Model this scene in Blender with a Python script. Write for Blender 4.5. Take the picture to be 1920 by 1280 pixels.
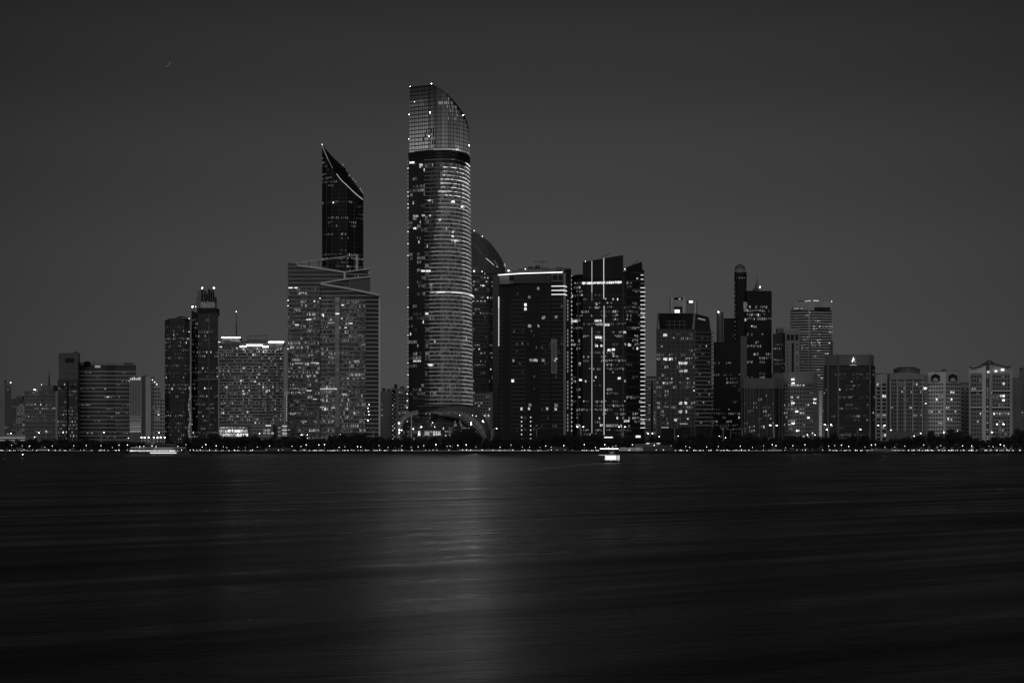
import bpy, math, random
from mathutils import Vector
for o in list(bpy.data.objects): bpy.data.objects.remove(o)
sc = bpy.context.scene
C = sc.collection

# ------------------------------------------------------------------ camera
GLOW = 0.30
F, HY, CZ = 3200.0, 838.0, 6.0          # focal length in pixels of a 1920 px wide picture, horizon row, eye height
cam = bpy.data.cameras.new('camera'); co = bpy.data.objects.new('camera', cam); C.objects.link(co)
co.location = (0, 0, CZ); co.rotation_euler = (math.radians(90), 0, 0)
cam.sensor_width = 36; cam.lens = F / 1920 * 36; cam.shift_y = (HY - 640) / 1920
cam.clip_start = 0.5; cam.clip_end = 40000
sc.camera = co

# ------------------------------------------------------------------ world: last light of dusk, monochrome
w = bpy.data.worlds.new('World'); sc.world = w; w.use_nodes = True
nt = w.node_tree; nt.nodes.clear(); N = nt.nodes.new; L = nt.links.new
wo = N('ShaderNodeOutputWorld'); bg = N('ShaderNodeBackground'); L(bg.outputs[0], wo.inputs[0])
sky = N('ShaderNodeTexSky'); sky.sky_type = 'NISHITA'; sky.sun_disc = False
sky.sun_elevation = math.radians(-4); sky.sun_rotation = math.radians(200)
bw = N('ShaderNodeRGBToBW'); L(sky.outputs[0], bw.inputs[0])
tc = N('ShaderNodeTexCoord'); sx = N('ShaderNodeSeparateXYZ'); L(tc.outputs['Generated'], sx.inputs[0])
rp = N('ShaderNodeValToRGB'); L(sx.outputs['Z'], rp.inputs[0])
rp.color_ramp.interpolation = 'EASE'
els = [(0.0, .0670), (0.05, .0655), (0.10, .0595), (0.16, .0475), (0.22, .0325), (0.27, .0215), (0.5, .009), (1.0, .005)]
cr = rp.color_ramp
while len(cr.elements) < len(els): cr.elements.new(0.5)
for e, (p, v) in zip(cr.elements, els): e.position = p; e.color = (v, v, v, 1)
# the glow is strongest over the middle of the city and falls off to both sides
ab = N('ShaderNodeMath'); ab.operation = 'SUBTRACT'; L(sx.outputs['X'], ab.inputs[0]); ab.inputs[1].default_value = 0.02
sq = N('ShaderNodeMath'); sq.operation = 'MULTIPLY'; L(ab.outputs[0], sq.inputs[0]); L(ab.outputs[0], sq.inputs[1])
fa = N('ShaderNodeMath'); fa.operation = 'MULTIPLY_ADD'; L(sq.outputs[0], fa.inputs[0]); fa.inputs[1].default_value = -4.1; fa.inputs[2].default_value = 1.0
fb = N('ShaderNodeMath'); fb.operation = 'MAXIMUM'; L(fa.outputs[0], fb.inputs[0]); fb.inputs[1].default_value = 0.45
m1 = N('ShaderNodeMath'); m1.operation = 'MULTIPLY'; L(rp.outputs[0], m1.inputs[0]); L(fb.outputs[0], m1.inputs[1])
m2 = N('ShaderNodeMath'); m2.operation = 'MULTIPLY_ADD'; L(bw.outputs[0], m2.inputs[0]); m2.inputs[1].default_value = 0.02; L(m1.outputs[0], m2.inputs[2])
# the afterglow stands behind the viewer and falls on the fronts of the buildings
ng = N('ShaderNodeMath'); ng.operation = 'MULTIPLY'; L(sx.outputs['Y'], ng.inputs[0]); ng.inputs[1].default_value = -GLOW
nz = N('ShaderNodeMath'); nz.operation = 'MAXIMUM'; L(ng.outputs[0], nz.inputs[0]); nz.inputs[1].default_value = 0
up_ = N('ShaderNodeMapRange'); L(sx.outputs['Z'], up_.inputs[0]); up_.inputs[1].default_value = -0.02; up_.inputs[2].default_value = 0.02
ex = N('ShaderNodeMath'); ex.operation = 'MULTIPLY'; L(nz.outputs[0], ex.inputs[0]); L(up_.outputs[0], ex.inputs[1])
m3 = N('ShaderNodeMath'); m3.operation = 'ADD'; L(m2.outputs[0], m3.inputs[0]); L(ex.outputs[0], m3.inputs[1])
L(m3.outputs[0], bg.inputs[0]); bg.inputs[1].default_value = 1.0

sun = bpy.data.lights.new('dusk_glow', 'SUN'); so = bpy.data.objects.new('dusk_glow', sun); C.objects.link(so)
sun.energy = 0.26; sun.angle = math.radians(40); sun.color = (1, 1, 1)
so.rotation_euler = (math.radians(66), 0, math.radians(-9))

sc.view_settings.view_transform = 'Standard'; sc.view_settings.look = 'None'
sc.view_settings.exposure = 0; sc.view_settings.gamma = 1
sc.render.engine = 'CYCLES'
sc.cycles.use_denoising = True
sc.cycles.max_bounces = 4; sc.cycles.diffuse_bounces = 2; sc.cycles.glossy_bounces = 3
sc.cycles.sample_clamp_indirect = 4; sc.cycles.sample_clamp_direct = 60; sc.cycles.use_light_tree = True
sc.cycles.caustics_reflective = True

# ------------------------------------------------------------------ helpers
GZ = 2.4
def P(px, py, Y): return Vector(((px - 960) / F * Y, Y, CZ + (HY - py) / F * Y))
def X(px, Y): return (px - 960) / F * Y
def Zp(py, Y): return CZ + (HY - py) / F * Y

def mat(name, base=0.2, rough=0.7, metal=0.0, var=0.15, scale=0.08, spec=0.4, emit=0.0, bump=0.0):
    m = bpy.data.materials.new(name); m.use_nodes = True; t = m.node_tree; b = t.nodes['Principled BSDF']
    n = t.nodes.new('ShaderNodeTexNoise'); g = t.nodes.new('ShaderNodeTexCoord'); mp = t.nodes.new('ShaderNodeMapping')
    mp.inputs['Scale'].default_value = (1, 1, 0.35)
    t.links.new(g.outputs['Object'], mp.inputs[0]); t.links.new(mp.outputs[0], n.inputs['Vector'])
    n.inputs['Scale'].default_value = scale; n.inputs['Detail'].default_value = 5
    r = t.nodes.new('ShaderNodeMapRange'); t.links.new(n.outputs[0], r.inputs[0])
    r.inputs[1].default_value = 0.3; r.inputs[2].default_value = 0.7
    r.inputs[3].default_value = base * (1 - var); r.inputs[4].default_value = base * (1 + var)
    t.links.new(r.outputs[0], b.inputs['Base Color'])
    b.inputs['Roughness'].default_value = rough; b.inputs['Metallic'].default_value = metal
    b.inputs['Specular IOR Level'].default_value = spec
    if emit:
        b.inputs['Emission Color'].default_value = (1, 1, 1, 1); b.inputs['Emission Strength'].default_value = emit
    return m

def vary(m, lo=.25, hi=1.9):
    """each lamp of a kind burns a little differently"""
    t = m.node_tree; b = t.nodes['Principled BSDF']; o = t.nodes.new('ShaderNodeObjectInfo'); r = t.nodes.new('ShaderNodeMapRange')
    e = b.inputs['Emission Strength'].default_value; r.inputs[3].default_value = lo*e; r.inputs[4].default_value = hi*e
    t.links.new(o.outputs['Random'], r.inputs[0]); t.links.new(r.outputs[0], b.inputs['Emission Strength']); return m

def lum_mat(name, base, rough, gain=1.0, tex=True, spec=0.5):
    """a surface whose own light is the face attribute 'lum'; rooms behind glass are uneven"""
    m = bpy.data.materials.new(name); m.use_nodes = True; t = m.node_tree; b = t.nodes['Principled BSDF']
    b.inputs['Base Color'].default_value = (base, base, base, 1); b.inputs['Roughness'].default_value = rough
    b.inputs['Specular IOR Level'].default_value = spec
    a = t.nodes.new('ShaderNodeAttribute'); a.attribute_name = 'lum'
    g = t.nodes.new('ShaderNodeMath'); g.operation = 'MULTIPLY'; g.inputs[1].default_value = gain
    t.links.new(a.outputs['Fac'], g.inputs[0])
    last = g.outputs[0]
    if tex:
        ge = t.nodes.new('ShaderNodeTexCoord'); mp = t.nodes.new('ShaderNodeMapping'); mp.inputs['Scale'].default_value = (1.0, 1.0, 0.55)
        t.links.new(ge.outputs['Object'], mp.inputs[0])
        n = t.nodes.new('ShaderNodeTexNoise'); n.inputs['Scale'].default_value = 1.1; n.inputs['Detail'].default_value = 3
        t.links.new(mp.outputs[0], n.inputs['Vector'])
        r = t.nodes.new('ShaderNodeMapRange'); r.inputs[1].default_value = 0.36; r.inputs[2].default_value = 0.66
        r.inputs[3].default_value = 0.12; r.inputs[4].default_value = 2.1; t.links.new(n.outputs[0], r.inputs[0])
        k = t.nodes.new('ShaderNodeMath'); k.operation = 'MULTIPLY'; t.links.new(last, k.inputs[0]); t.links.new(r.outputs[0], k.inputs[1])
        last = k.outputs[0]
    b.inputs['Emission Color'].default_value = (1, 1, 1, 1)
    t.links.new(last, b.inputs['Emission Strength'])
    return m

M = dict(
    black=mat('black_cladding', 0.010, 0.5, var=.3, spec=.15), dark=mat('dark_glass', 0.022, 0.3, var=.25, spec=.25),
    smoke=mat('smoked_glass', 0.05, 0.3, var=.25, spec=.3), slate=mat('slate_cladding', 0.09, 0.5, var=.2),
    grey=mat('grey_concrete', 0.20, 0.8, var=.15), mid=mat('mid_render', 0.34, 0.8, var=.12),
    pale=mat('pale_render', 0.50, 0.8, var=.12), white=mat('white_panel', 0.62, 0.6, var=.08),
    line=mat('pale_metal', 0.5, 0.45, var=.1), steel=mat('dull_steel', 0.12, 0.5, var=.1),
    darksteel=mat('dark_steel', 0.04, 0.5, var=.1), leaf=mat('leaf', 0.022, 0.7, var=.5, scale=.6),
    bark=mat('bark', 0.04, 0.9, var=.3, scale=2), win=lum_mat('window_glass', 0.010, 0.3, spec=.15, gain=.82), pane=lum_mat('clear_pane', 0.012, 0.3, tex=False, spec=.2),
    ledge=lum_mat('glow_ledge', 0.38, 0.6, tex=False), strip=lum_mat('glow_strip', 0.14, 0.5, tex=False),
    lamp=mat('lamp_glow', 0.8, 0.5, var=0, emit=28), lampdim=mat('lamp_faint', 0.8, 0.5, var=0, emit=5),
    beam=mat('beam_glow', 0.8, 0.5, var=0, emit=9000),
    hull=mat('white_hull', 0.6, 0.35, var=.06, scale=.5), hulld=mat('dark_hull', 0.04, 0.35, var=.2, scale=.5),
    rubber=mat('rubber', 0.02, 0.8), car=mat('car_paint', 0.06, 0.25, var=.5, scale=.02),
    carw=mat('car_paint_pale', 0.4, 0.25, var=.2, scale=.02),
)

class MB:
    def __init__(s): s.v = []; s.f = []; s.l = []
    def quad(s, a, b, c, d, lum=0.0):
        i = len(s.v); s.v += [Vector(a), Vector(b), Vector(c), Vector(d)]; s.f.append((i, i+1, i+2, i+3)); s.l.append(lum)
    def hull(s, bot, top, lum=0.0):
        """closed prism between two matching loops"""
        n = len(bot); i = len(s.v); s.v += [Vector(p) for p in bot] + [Vector(p) for p in top]
        for k in range(n):
            j = (k + 1) % n; s.f.append((i+k, i+j, i+n+j, i+n+k)); s.l.append(lum)
        s.f.append(tuple(i+k for k in reversed(range(n)))); s.f.append(tuple(i+n+k for k in range(n))); s.l += [lum, lum]
    def box(s, x0, x1, y0, y1, z0, z1, lum=0.0):
        s.hull([(x0,y0,z0),(x1,y0,z0),(x1,y1,z0),(x0,y1,z0)], [(x0,y0,z1),(x1,y0,z1),(x1,y1,z1),(x0,y1,z1)], lum)
    def bar(s, a, b, wx=0.4, wz=0.4, lum=0.0):
        """a square bar from a to b"""
        a = Vector(a); b = Vector(b); d = (b - a).normalized()
        up = Vector((0,0,1)) if abs(d.z) < .9 else Vector((0,1,0))
        r = d.cross(up).normalized(); u = r.cross(d).normalized()
        q = [(-1,-1),(1,-1),(1,1),(-1,1)]
        s.hull([a + r*wx/2*i + u*wz/2*j for i, j in q], [b + r*wx/2*i + u*wz/2*j for i, j in q], lum)
    def tube(s, a, b, r0, r1=None, n=7, lum=0.0):
        r1 = r0 if r1 is None else r1
        a = Vector(a); b = Vector(b); d = (b - a).normalized()
        up = Vector((0,0,1)) if abs(d.z) < .9 else Vector((0,1,0))
        r = d.cross(up).normalized(); u = r.cross(d).normalized()
        cs = [(math.cos(t*2*math.pi/n), math.sin(t*2*math.pi/n)) for t in range(n)]
        s.hull([a + (r*c + u*q)*r0 for c, q in cs], [b + (r*c + u*q)*r1 for c, q in cs], lum)
    def ball(s, c, r, n=8, m=5, sz=1.0, lum=0.0, half=False):
        c = Vector(c); i = len(s.v); lo = 0 if half else -math.pi/2
        for k in range(m + 1):
            ph = lo + (math.pi/2 - lo) * k / m
            for t in range(n):
                a = 2*math.pi*t/n; s.v.append(c + Vector((math.cos(a)*math.cos(ph)*r, math.sin(a)*math.cos(ph)*r, math.sin(ph)*r*sz)))
        for k in range(m):
            for t in range(n):
                j = (t+1) % n; s.f.append((i+k*n+t, i+k*n+j, i+(k+1)*n+j, i+(k+1)*n+t)); s.l.append(lum)
    def grid(s, rows, lum=0.0):
        i = len(s.v); n = len(rows[0])
        for r in rows: s.v += [Vector(p) for p in r]
        for k in range(len(rows)-1):
            for t in range(n-1):
                s.f.append((i+k*n+t, i+k*n+t+1, i+(k+1)*n+t+1, i+(k+1)*n+t)); s.l.append(lum)

def mesh_obj(name, mb, m, parent=None, org=Vector((0,0,0)), thick=0):
    me = bpy.data.meshes.new(name); me.from_pydata([tuple(v - org) for v in mb.v], [], mb.f); me.update()
    if any(mb.l):
        a = me.attributes.new('lum', 'FLOAT', 'FACE'); a.data.foreach_set('value', mb.l)
    me.materials.append(M[m] if isinstance(m, str) else m)
    o = bpy.data.objects.new(name, me); C.objects.link(o); o.parent = parent
    if thick:
        sm = o.modifiers.new('solid', 'SOLIDIFY'); sm.thickness = thick
    return o

class Thing:
    def __init__(s, name, label, cat, loc, group=None):
        s.o = bpy.data.objects.new(name, None); C.objects.link(s.o); s.loc = Vector(loc); s.o.location = s.loc
        s.o['label'] = label; s.o['category'] = cat
        if group: s.o['group'] = group
        s.wins = []
    def part(s, name, mb, m, parent=None, label=None, kind=None, thick=0):
        o = mesh_obj(name, mb, m, parent or s.o, s.loc, thick)
        if label: o['label'] = label
        if kind: o['kind'] = kind
        return o
    def windows(s, limit=100, m='win', name='window'):
        """the brightest become parts of their own, the rest one"""
        s.wins.sort(key=lambda q: -q[1])
        for q, l in s.wins[:limit]:
            b = MB(); b.quad(*q, lum=l); s.part(name, b, m)
        if s.wins[limit:]:
            b = MB()
            for q, l in s.wins[limit:]: b.quad(*q, lum=l)
            s.part(name+'_glazing', b, m, kind='stuff')
        s.wins = []

def tag(o, label=None, cat=None, group=None, kind=None):
    if label: o['label'] = label
    if cat: o['category'] = cat
    if group: o['group'] = group
    if kind: o['kind'] = kind
    return o
def struct(name, mb, m): return tag(mesh_obj(name, mb, m), kind='structure')
def copy_tree(o, parent=None):
    c = o.copy(); C.objects.link(c)
    if parent: c.parent = parent
    for ch in list(o.children): copy_tree(ch, c)
    return c

def body(t, name, front, tops, depth, Y, m, backs=None, z0=GZ, pbase=None):
    """prism with a front line of (px, dy); tops are picture rows; sides run back along the line of sight.
    returns the front line as [(x, y, ztop)]"""
    fl = [(X(px, Y+dy), Y+dy, Zp(py, Y+dy)) for (px, dy), py in zip(front, tops)]
    if backs is None: backs = [tops[-1], tops[0]]
    bk = [(X(front[-1][0], Y+depth), Y+depth, Zp(backs[0], Y+depth) if backs[0] != tops[-1] else fl[-1][2]),
          (X(front[0][0], Y+depth), Y+depth, Zp(backs[1], Y+depth) if backs[1] != tops[0] else fl[0][2])]
    al = fl + bk; b = MB()
    b.hull([(x, y, z0) for x, y, z in al], al)
    t.part(name, b, m)
    return fl

def segs(fl): return list(zip(fl[:-1], fl[1:]))

RS = random.Random(5150)
def facade(t, fl, z0, fh, cw, fn, wx=.8, wy=.65, off=.08, ztop=None, skip=0.6, split=True):
    """windows over each stretch of a front line"""
    C0 = 0
    for A, B in segs(fl):
        a = Vector((A[0], A[1], 0)); b = Vector((B[0], B[1], 0)); ln = (b-a).length; u = (b-a)/ln; n = Vector((u.y, -u.x, 0))
        nc = max(1, round(ln/cw)); w_ = ln/nc
        zt = max(A[2], B[2]) if ztop is None else ztop
        nr = int((zt - z0 - skip)/fh)
        for r in range(nr):
            for c in range(nc):
                s = (c+.5)/nc; loc = (A[2] + (B[2]-A[2])*s) if ztop is None else ztop
                if z0 + (r+1)*fh > loc - skip + .01: continue
                l = fn(r, C0+c, s, (z0 + (r+.5)*fh))
                if l is None: continue
                p = a + u*(c+.5-wx/2)*w_ + n*off; q = a + u*(c+.5+wx/2)*w_ + n*off
                za = z0 + (r+.5-wy/2)*fh; zb = za + wy*fh
                p.z = q.z = 0
                if split and l > .03:
                    m_ = p.lerp(q, .5+.16*(RS.random()-.5)); e = (q-p)*.05; k = RS.random(); lo_z = za
                    if k < .30: lo_z = za+(zb-za)*.45
                    la, lb = l*(.45+.9*RS.random()), l*(.25+1.0*RS.random())
                    if k > .86: lb *= .12
                    elif k > .74: la *= .12
                    for (s0, s1, ll) in ((p, m_-e, la), (m_+e, q, lb)):
                        t.wins.append((((s0.x,s0.y,lo_z),(s1.x,s1.y,lo_z),(s1.x,s1.y,zb),(s0.x,s0.y,zb)), ll))
                    continue
                t.wins.append((((p.x,p.y,za),(q.x,q.y,za),(q.x,q.y,zb),(p.x,p.y,zb)), l))
        C0 += nc

def lights(seed, p=.3, lo=.02, hi=.2, bright=.03, rowv=.7, dark=False, run=2, bmax=1.1, fill=.85, dim=0.0):
    R = random.Random(seed); rows = {}; cl = {}
    def fn(r, c, s, z):
        rf = rows.get(r)
        if rf is None:
            rf = rows[r] = (1-rowv) + rowv*(R.random()**2)*3.0
        k = (r, c//run); st = cl.get(k)
        if st is None: st = cl[k] = (R.random()**1.6 if R.random() < p*rf else -1)
        if R.random() < bright*min(rf, 1.5)*.5: return .25 + (bmax-.25)*R.random()**1.5
        if st >= 0 and R.random() < fill: return lo + (hi-lo)*st*(.6+.8*R.random())
        if dim: return dim*(.3+1.2*R.random())
        return 0.0 if dark else None
    return fn

def ledge_mb(fl, z, th, proj, lumfn=None, back=0.1):
    """one connected band along a front line"""
    pts = [Vector((p[0], p[1], 0)) for p in fl]; no = []
    for i in range(len(pts)):
        d = (pts[min(i+1, len(pts)-1)] - pts[max(i-1, 0)]).normalized(); no.append(Vector((d.y, -d.x, 0)))
    b = MB(); zz = Vector((0,0,z)); zt = Vector((0,0,z+th))
    for i in range(len(pts)-1):
        p, q, n, m = pts[i], pts[i+1], no[i], no[i+1]
        l = lumfn((p+q)/2, z) if lumfn else 0.0
        i0 = len(b.v)
        b.v += [p-n*back+zz, q-m*back+zz, q+m*proj+zz, p+n*proj+zz, p-n*back+zt, q-m*back+zt, q+m*proj+zt, p+n*proj+zt]
        b.f += [(i0+3,i0+2,i0+6,i0+7), (i0+7,i0+6,i0+5,i0+4), (i0,i0+1,i0+2,i0+3), (i0+1,i0+5,i0+6,i0+2), (i0,i0+3,i0+7,i0+4)]; b.l += [l]*5
    return b

def ledges(t, fl, z0, fh, th=.5, proj=.35, m='line', name='floor_ledge', lumfn=None, zmax=None, every=1):
    zt = zmax or max(p[2] for p in fl); r = 0
    while z0 + r*fh < zt - .3:
        z = z0 + r*fh
        if r % every == 0:
            # clip a sloping roof line
            f2 = [p for p in fl]
            if min(p[2] for p in fl) < z + th and zmax is None:
                f2 = []
                for A, B in segs(fl):
                    a, b = A, B
                    if a[2] < z+th and b[2] < z+th: continue
                    if a[2] < z+th: k = (z+th-a[2])/(b[2]-a[2]); a = tuple(a[i]+(b[i]-a[i])*k for i in range(3))
                    elif b[2] < z+th: k = (z+th-b[2])/(a[2]-b[2]); b = tuple(b[i]+(a[i]-b[i])*k for i in range(3))
                    if not f2: f2 = [a]
                    f2.append(b)
            if len(f2) > 1: t.part(name, ledge_mb(f2, z, th, proj, lumfn), m)
        r += 1

def fins(t, A, B, z0, z1, n, w=.5, proj=.5, m='line', name='facade_fin', inset=0.0, z1b=None):
    a = Vector((A[0], A[1], 0)); b = Vector((B[0], B[1], 0)); u = (b-a).normalized(); nn = Vector((u.y, -u.x, 0))
    for k in range(n):
        s = (k + inset) / max(1, n - 1 + 2*inset); p = a + (b-a)*s; zz = z1 if z1b is None else z1+(z1b-z1)*s
        q = MB(); q.hull([p-u*w/2+nn*proj+Vector((0,0,z0)), p+u*w/2+nn*proj+Vector((0,0,z0)), p+u*w/2+Vector((0,0,z0)), p-u*w/2+Vector((0,0,z0))],
                         [p-u*w/2+nn*proj+Vector((0,0,zz)), p+u*w/2+nn*proj+Vector((0,0,zz)), p+u*w/2+Vector((0,0,zz)), p-u*w/2+Vector((0,0,zz))])
        t.part(name, q, m)

def pbox(t, name, x0, x1, y0, y1, Y, depth, m, lum=0.0, parent=None, label=None):
    """box given by picture columns and rows at depth Y"""
    b = MB(); b.box(X(x0,Y), X(x1,Y), Y, Y+depth, Zp(y1,Y), Zp(y0,Y), lum); return t.part(name, b, m, parent, label)
def pbar(t, name, pts, Y, wd, m, lum=0.0, off=0.0):
    b = MB()
    for p, q in zip(pts[:-1], pts[1:]): b.bar(P(p[0],p[1],Y+off), P(q[0],q[1],Y+off), wd, wd, lum)
    return t.part(name, b, m)
def water_beam(t, px, py, Y, r=.6, m='beam'):
    """overdriven lens added at a lamp for the water reflection; housing shields the facade"""
    c = P(px,py,Y); d = Vector((0,-1,-.04)).normalized(); c = c+Vector((0,-1.5,0)); b = MB(); b.tube(c-d*2.0, c+d*.25, r*1.12, r*1.25, 12); t.part('water_beam_housing', b, 'black')
    b = MB(); r_ = Vector((1,0,0)); u = r_.cross(d).normalized(); i0 = len(b.v)
    b.v = [c+d*.27+(r_*math.cos(a*math.pi/5)+u*math.sin(a*math.pi/5))*r for a in range(10)]; b.f = [tuple(range(10))]; b.l = [0.0]
    t.part('water_beam_lens', b, m)
def beacon(t, px, py, Y, r=.7, m='lamp'):
    b = MB(); b.ball(P(px,py,Y), r*.6); t.part('warning_lamp', b, m)
def mast(t, px, y0, y1, Y, r=.4, m='darksteel', name='antenna'):
    b = MB(); a = P(px,y1,Y); c = P(px,y0,Y); b.tube(a, a.lerp(c,.55), r, r*.7); b.tube(a.lerp(c,.55), c, r*.45, r*.15); return t.part(name, b, m)
def loc(px, Y): return (X(px, Y), Y, GZ)

# ------------------------------------------------------------------ ground, water
b = MB(); b.quad((-9000,1476,GZ), (9000,1476,GZ), (9000,16000,GZ), (-9000,16000,GZ)); 
struct('ground', b, mat('ground_soil', .035, .95, var=.3, scale=.05))
b = MB(); b.quad((-3000,1486,GZ+.02), (3000,1486,GZ+.02), (3000,1500,GZ+.02), (-3000,1500,GZ+.02)); 
struct('road', b, mat('asphalt', .045, .8, var=.2, scale=.5))
b = MB(); b.box(-3000,3000,1478.6,1486,GZ-.3,GZ+.12); struct('promenade', b, mat('paving', .05, .8, var=.15, scale=.5))

wm = bpy.data.materials.new('sea_water'); wm.use_nodes = True; t = wm.node_tree; pb = t.nodes['Principled BSDF']
pb.inputs['Base Color'].default_value = (.002,.002,.002,1); pb.inputs['IOR'].default_value = 1.19
g = t.nodes.new('ShaderNodeTexCoord'); mp = t.nodes.new('ShaderNodeMapping'); t.links.new(g.outputs['Object'], mp.inputs[0])
mr1 = t.nodes.new('ShaderNodeMapping'); t.links.new(g.outputs['Object'], mr1.inputs[0]); mr1.inputs['Rotation'].default_value = (0,0,math.radians(-12)); t.links.new(mr1.outputs[0], mp.inputs[0])
mp.inputs['Scale'].default_value = (.17,1.15,1)
n1 = t.nodes.new('ShaderNodeTexNoise'); n1.inputs['Scale'].default_value = 1.0; n1.inputs['Detail'].default_value = 6; n1.inputs['Roughness'].default_value = .72
t.links.new(mp.outputs[0], n1.inputs['Vector'])
mp2 = t.nodes.new('ShaderNodeMapping'); t.links.new(g.outputs['Object'], mp2.inputs[0])
mr2 = t.nodes.new('ShaderNodeMapping'); t.links.new(g.outputs['Object'], mr2.inputs[0]); mr2.inputs['Rotation'].default_value = (0,0,math.radians(-38)); t.links.new(mr2.outputs[0], mp2.inputs[0])
mp2.inputs['Scale'].default_value = (.02,.17,1)
n2 = t.nodes.new('ShaderNodeTexNoise'); n2.inputs['Scale'].default_value = 1.0; n2.inputs['Detail'].default_value = 4
t.links.new(mp2.outputs[0], n2.inputs['Vector'])
bp = t.nodes.new('ShaderNodeBump'); bp.inputs['Strength'].default_value = 1.0; bp.inputs['Distance'].default_value = .20
t.links.new(n1.outputs[0], bp.inputs['Height'])
bp2 = t.nodes.new('ShaderNodeBump'); bp2.inputs['Strength'].default_value = 1.0; bp2.inputs['Distance'].default_value = .45
t.links.new(n2.outputs[0], bp2.inputs['Height']); t.links.new(bp.outputs[0], bp2.inputs['Normal']); t.links.new(bp2.outputs[0], pb.inputs['Normal'])
rr = t.nodes.new('ShaderNodeMapRange'); t.links.new(n2.outputs[0], rr.inputs[0]); rr.inputs[1].default_value=.35; rr.inputs[2].default_value=.65
rr.inputs[3].default_value = .23; rr.inputs[4].default_value = .42; t.links.new(rr.outputs[0], pb.inputs['Roughness'])
b = MB(); b.quad((-6000,-300,0), (6000,-300,0), (6000,1478.5,0), (-6000,1478.5,0)); struct('water', b, wm)

t = Thing('sea_wall', 'long dark sea wall along the far shore just above the water', 'wall', (0,1478,0))
b = MB(); b.hull([(-3000,1477,-2),(3000,1477,-2),(3000,1478.8,-2),(-3000,1478.8,-2)], [(-3000,1477.9,2.3),(3000,1477.9,2.3),(3000,1478.8,2.3),(-3000,1478.8,2.3)]); t.part('wall_face', b, 'black')
b = MB(); b.box(-3000,3000,1477.7,1478.5,2.302,2.7); t.part('coping', b, 'darksteel')

# ------------------------------------------------------------------ far left blocks
Y = 1900
t = Thing('office_tower', 'plain grey slab tower cut by the left edge of the picture', 'tower', loc(5,Y))
fl = body(t, 'tower_body', [(-12,0),(9,-4),(21,4)], [718,717,718], 30, Y, 'grey')
facade(t, fl[1:], GZ+12, 3.8, 3.4, lights(1,.22,.05,.3,.05), wx=.7); beacon(t, 20, 717, Y, .8, 'lampdim')
pbox(t,'rooftop_plant',-4,8,713,718,Y+8,8,'grey'); t.windows()
Y = 2100
t = Thing('apartment_block', 'faint small grey block between the grey slab and the dim office block', 'building', loc(30,Y))
fl = body(t, 'tower_body', [(21,4),(34,0),(46,4)], [748,746,749], 22, Y, 'slate')
facade(t, fl, GZ+8, 3.6, 3.6, lights(2,.35,.02,.12,.02,.3), wx=.6)
pbox(t,'rooftop_plant',30,42,742,748,Y+6,8,'slate'); t.windows(60)
Y = 2000
t = Thing('apartment_block', 'low pale block of fine windows left of the dim office block', 'building', loc(38,Y))
fl = body(t, 'tower_body', [(31,0),(47,3)], [761,760], 22, Y, 'mid')
facade(t, fl, GZ+6, 3.2, 3.2, lights(3,.7,.03,.16,.02,.3,dark=True), wx=.55)
pbox(t,'rooftop_plant',36,44,757,761,Y+6,8,'mid'); t.windows()
Y = 1600
t = Thing('parking_block', 'low open block with two lit floors at the far left shore', 'building', loc(20,Y))
fl = body(t, 'tower_body', [(-10,0),(48,0)], [814,814], 18, Y, 'grey')
for y in (819, 824): pbox(t,'lit_floor', -9, 47, y, y+2.4, Y-.3, .2, 'strip', .16)
ledges(t, fl, Zp(828,Y), 2.6, .5, .8, 'mid')
Y = 1780
t = Thing('office_block', 'dim office block with rows of small windows left of the black stepped tower', 'building', loc(75,Y))
fl = body(t, 'tower_body', [(46,4),(74,0),(104,4)], [733,731,733], 34, Y, 'slate')
ledges(t, fl, GZ+10, 4.0, .9, .3, 'grey')
facade(t, fl, GZ+10, 4.0, 2.0, lights(4,.55,.05,.25,.06,.9,run=6), wx=.6, wy=.4)
pbox(t,'rooftop_plant',76,100,722,732,Y+5,18,'slate'); mast(t, 92, 690, 722, Y+10, .9)
beacon(t, 65, 730, Y-.5, .9); beacon(t, 78, 721, Y, .5, 'lampdim'); t.windows()

Y = 1640
t = Thing('office_tower', 'black stepped tower with a blank crown and glittering lower floors', 'tower', loc(129,Y))
fl = body(t, 'upper_tower', [(110,0),(146,0),(150,8)], [662,661,662], 26, Y+3, 'smoke', z0=GZ)
pbox(t,'crown_opening',122,139,671,680,Y+2.8,.2,'black')
ledges(t, fl[:2], Zp(706,Y), 5, .5, .25, 'steel', zmax=Zp(686,Y))
f2 = body(t, 'lower_tower', [(108,0),(125.6,0)], [711,711], 2.9, Y-2, 'dark'); f3 = body(t, 'lower_tower', [(128.4,0),(145.5,0)], [711,711], 2.9, Y-2, 'dark')
for q,s in ((f2,5),(f3,6)):
    facade(t, q, GZ+6, 3.4, 1.5, lights(s,.75,.05,.26,.09,.5,run=1), wx=.6, wy=.5, ztop=Zp(757,Y))
    facade(t, q, Zp(757,Y), 3.4, 1.5, lights(s+2,.35,.05,.2,.06,.9,run=4), wx=.6, wy=.5)
    pbox(t,'recess',X(0,1) and (112 if s==5 else 132),(122 if s==5 else 143),722,728,Y-2.2,.15,'black')
pbox(t,'rooftop_plant',138,143,659,662,Y+10,5,'darksteel')
t.windows()

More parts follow.
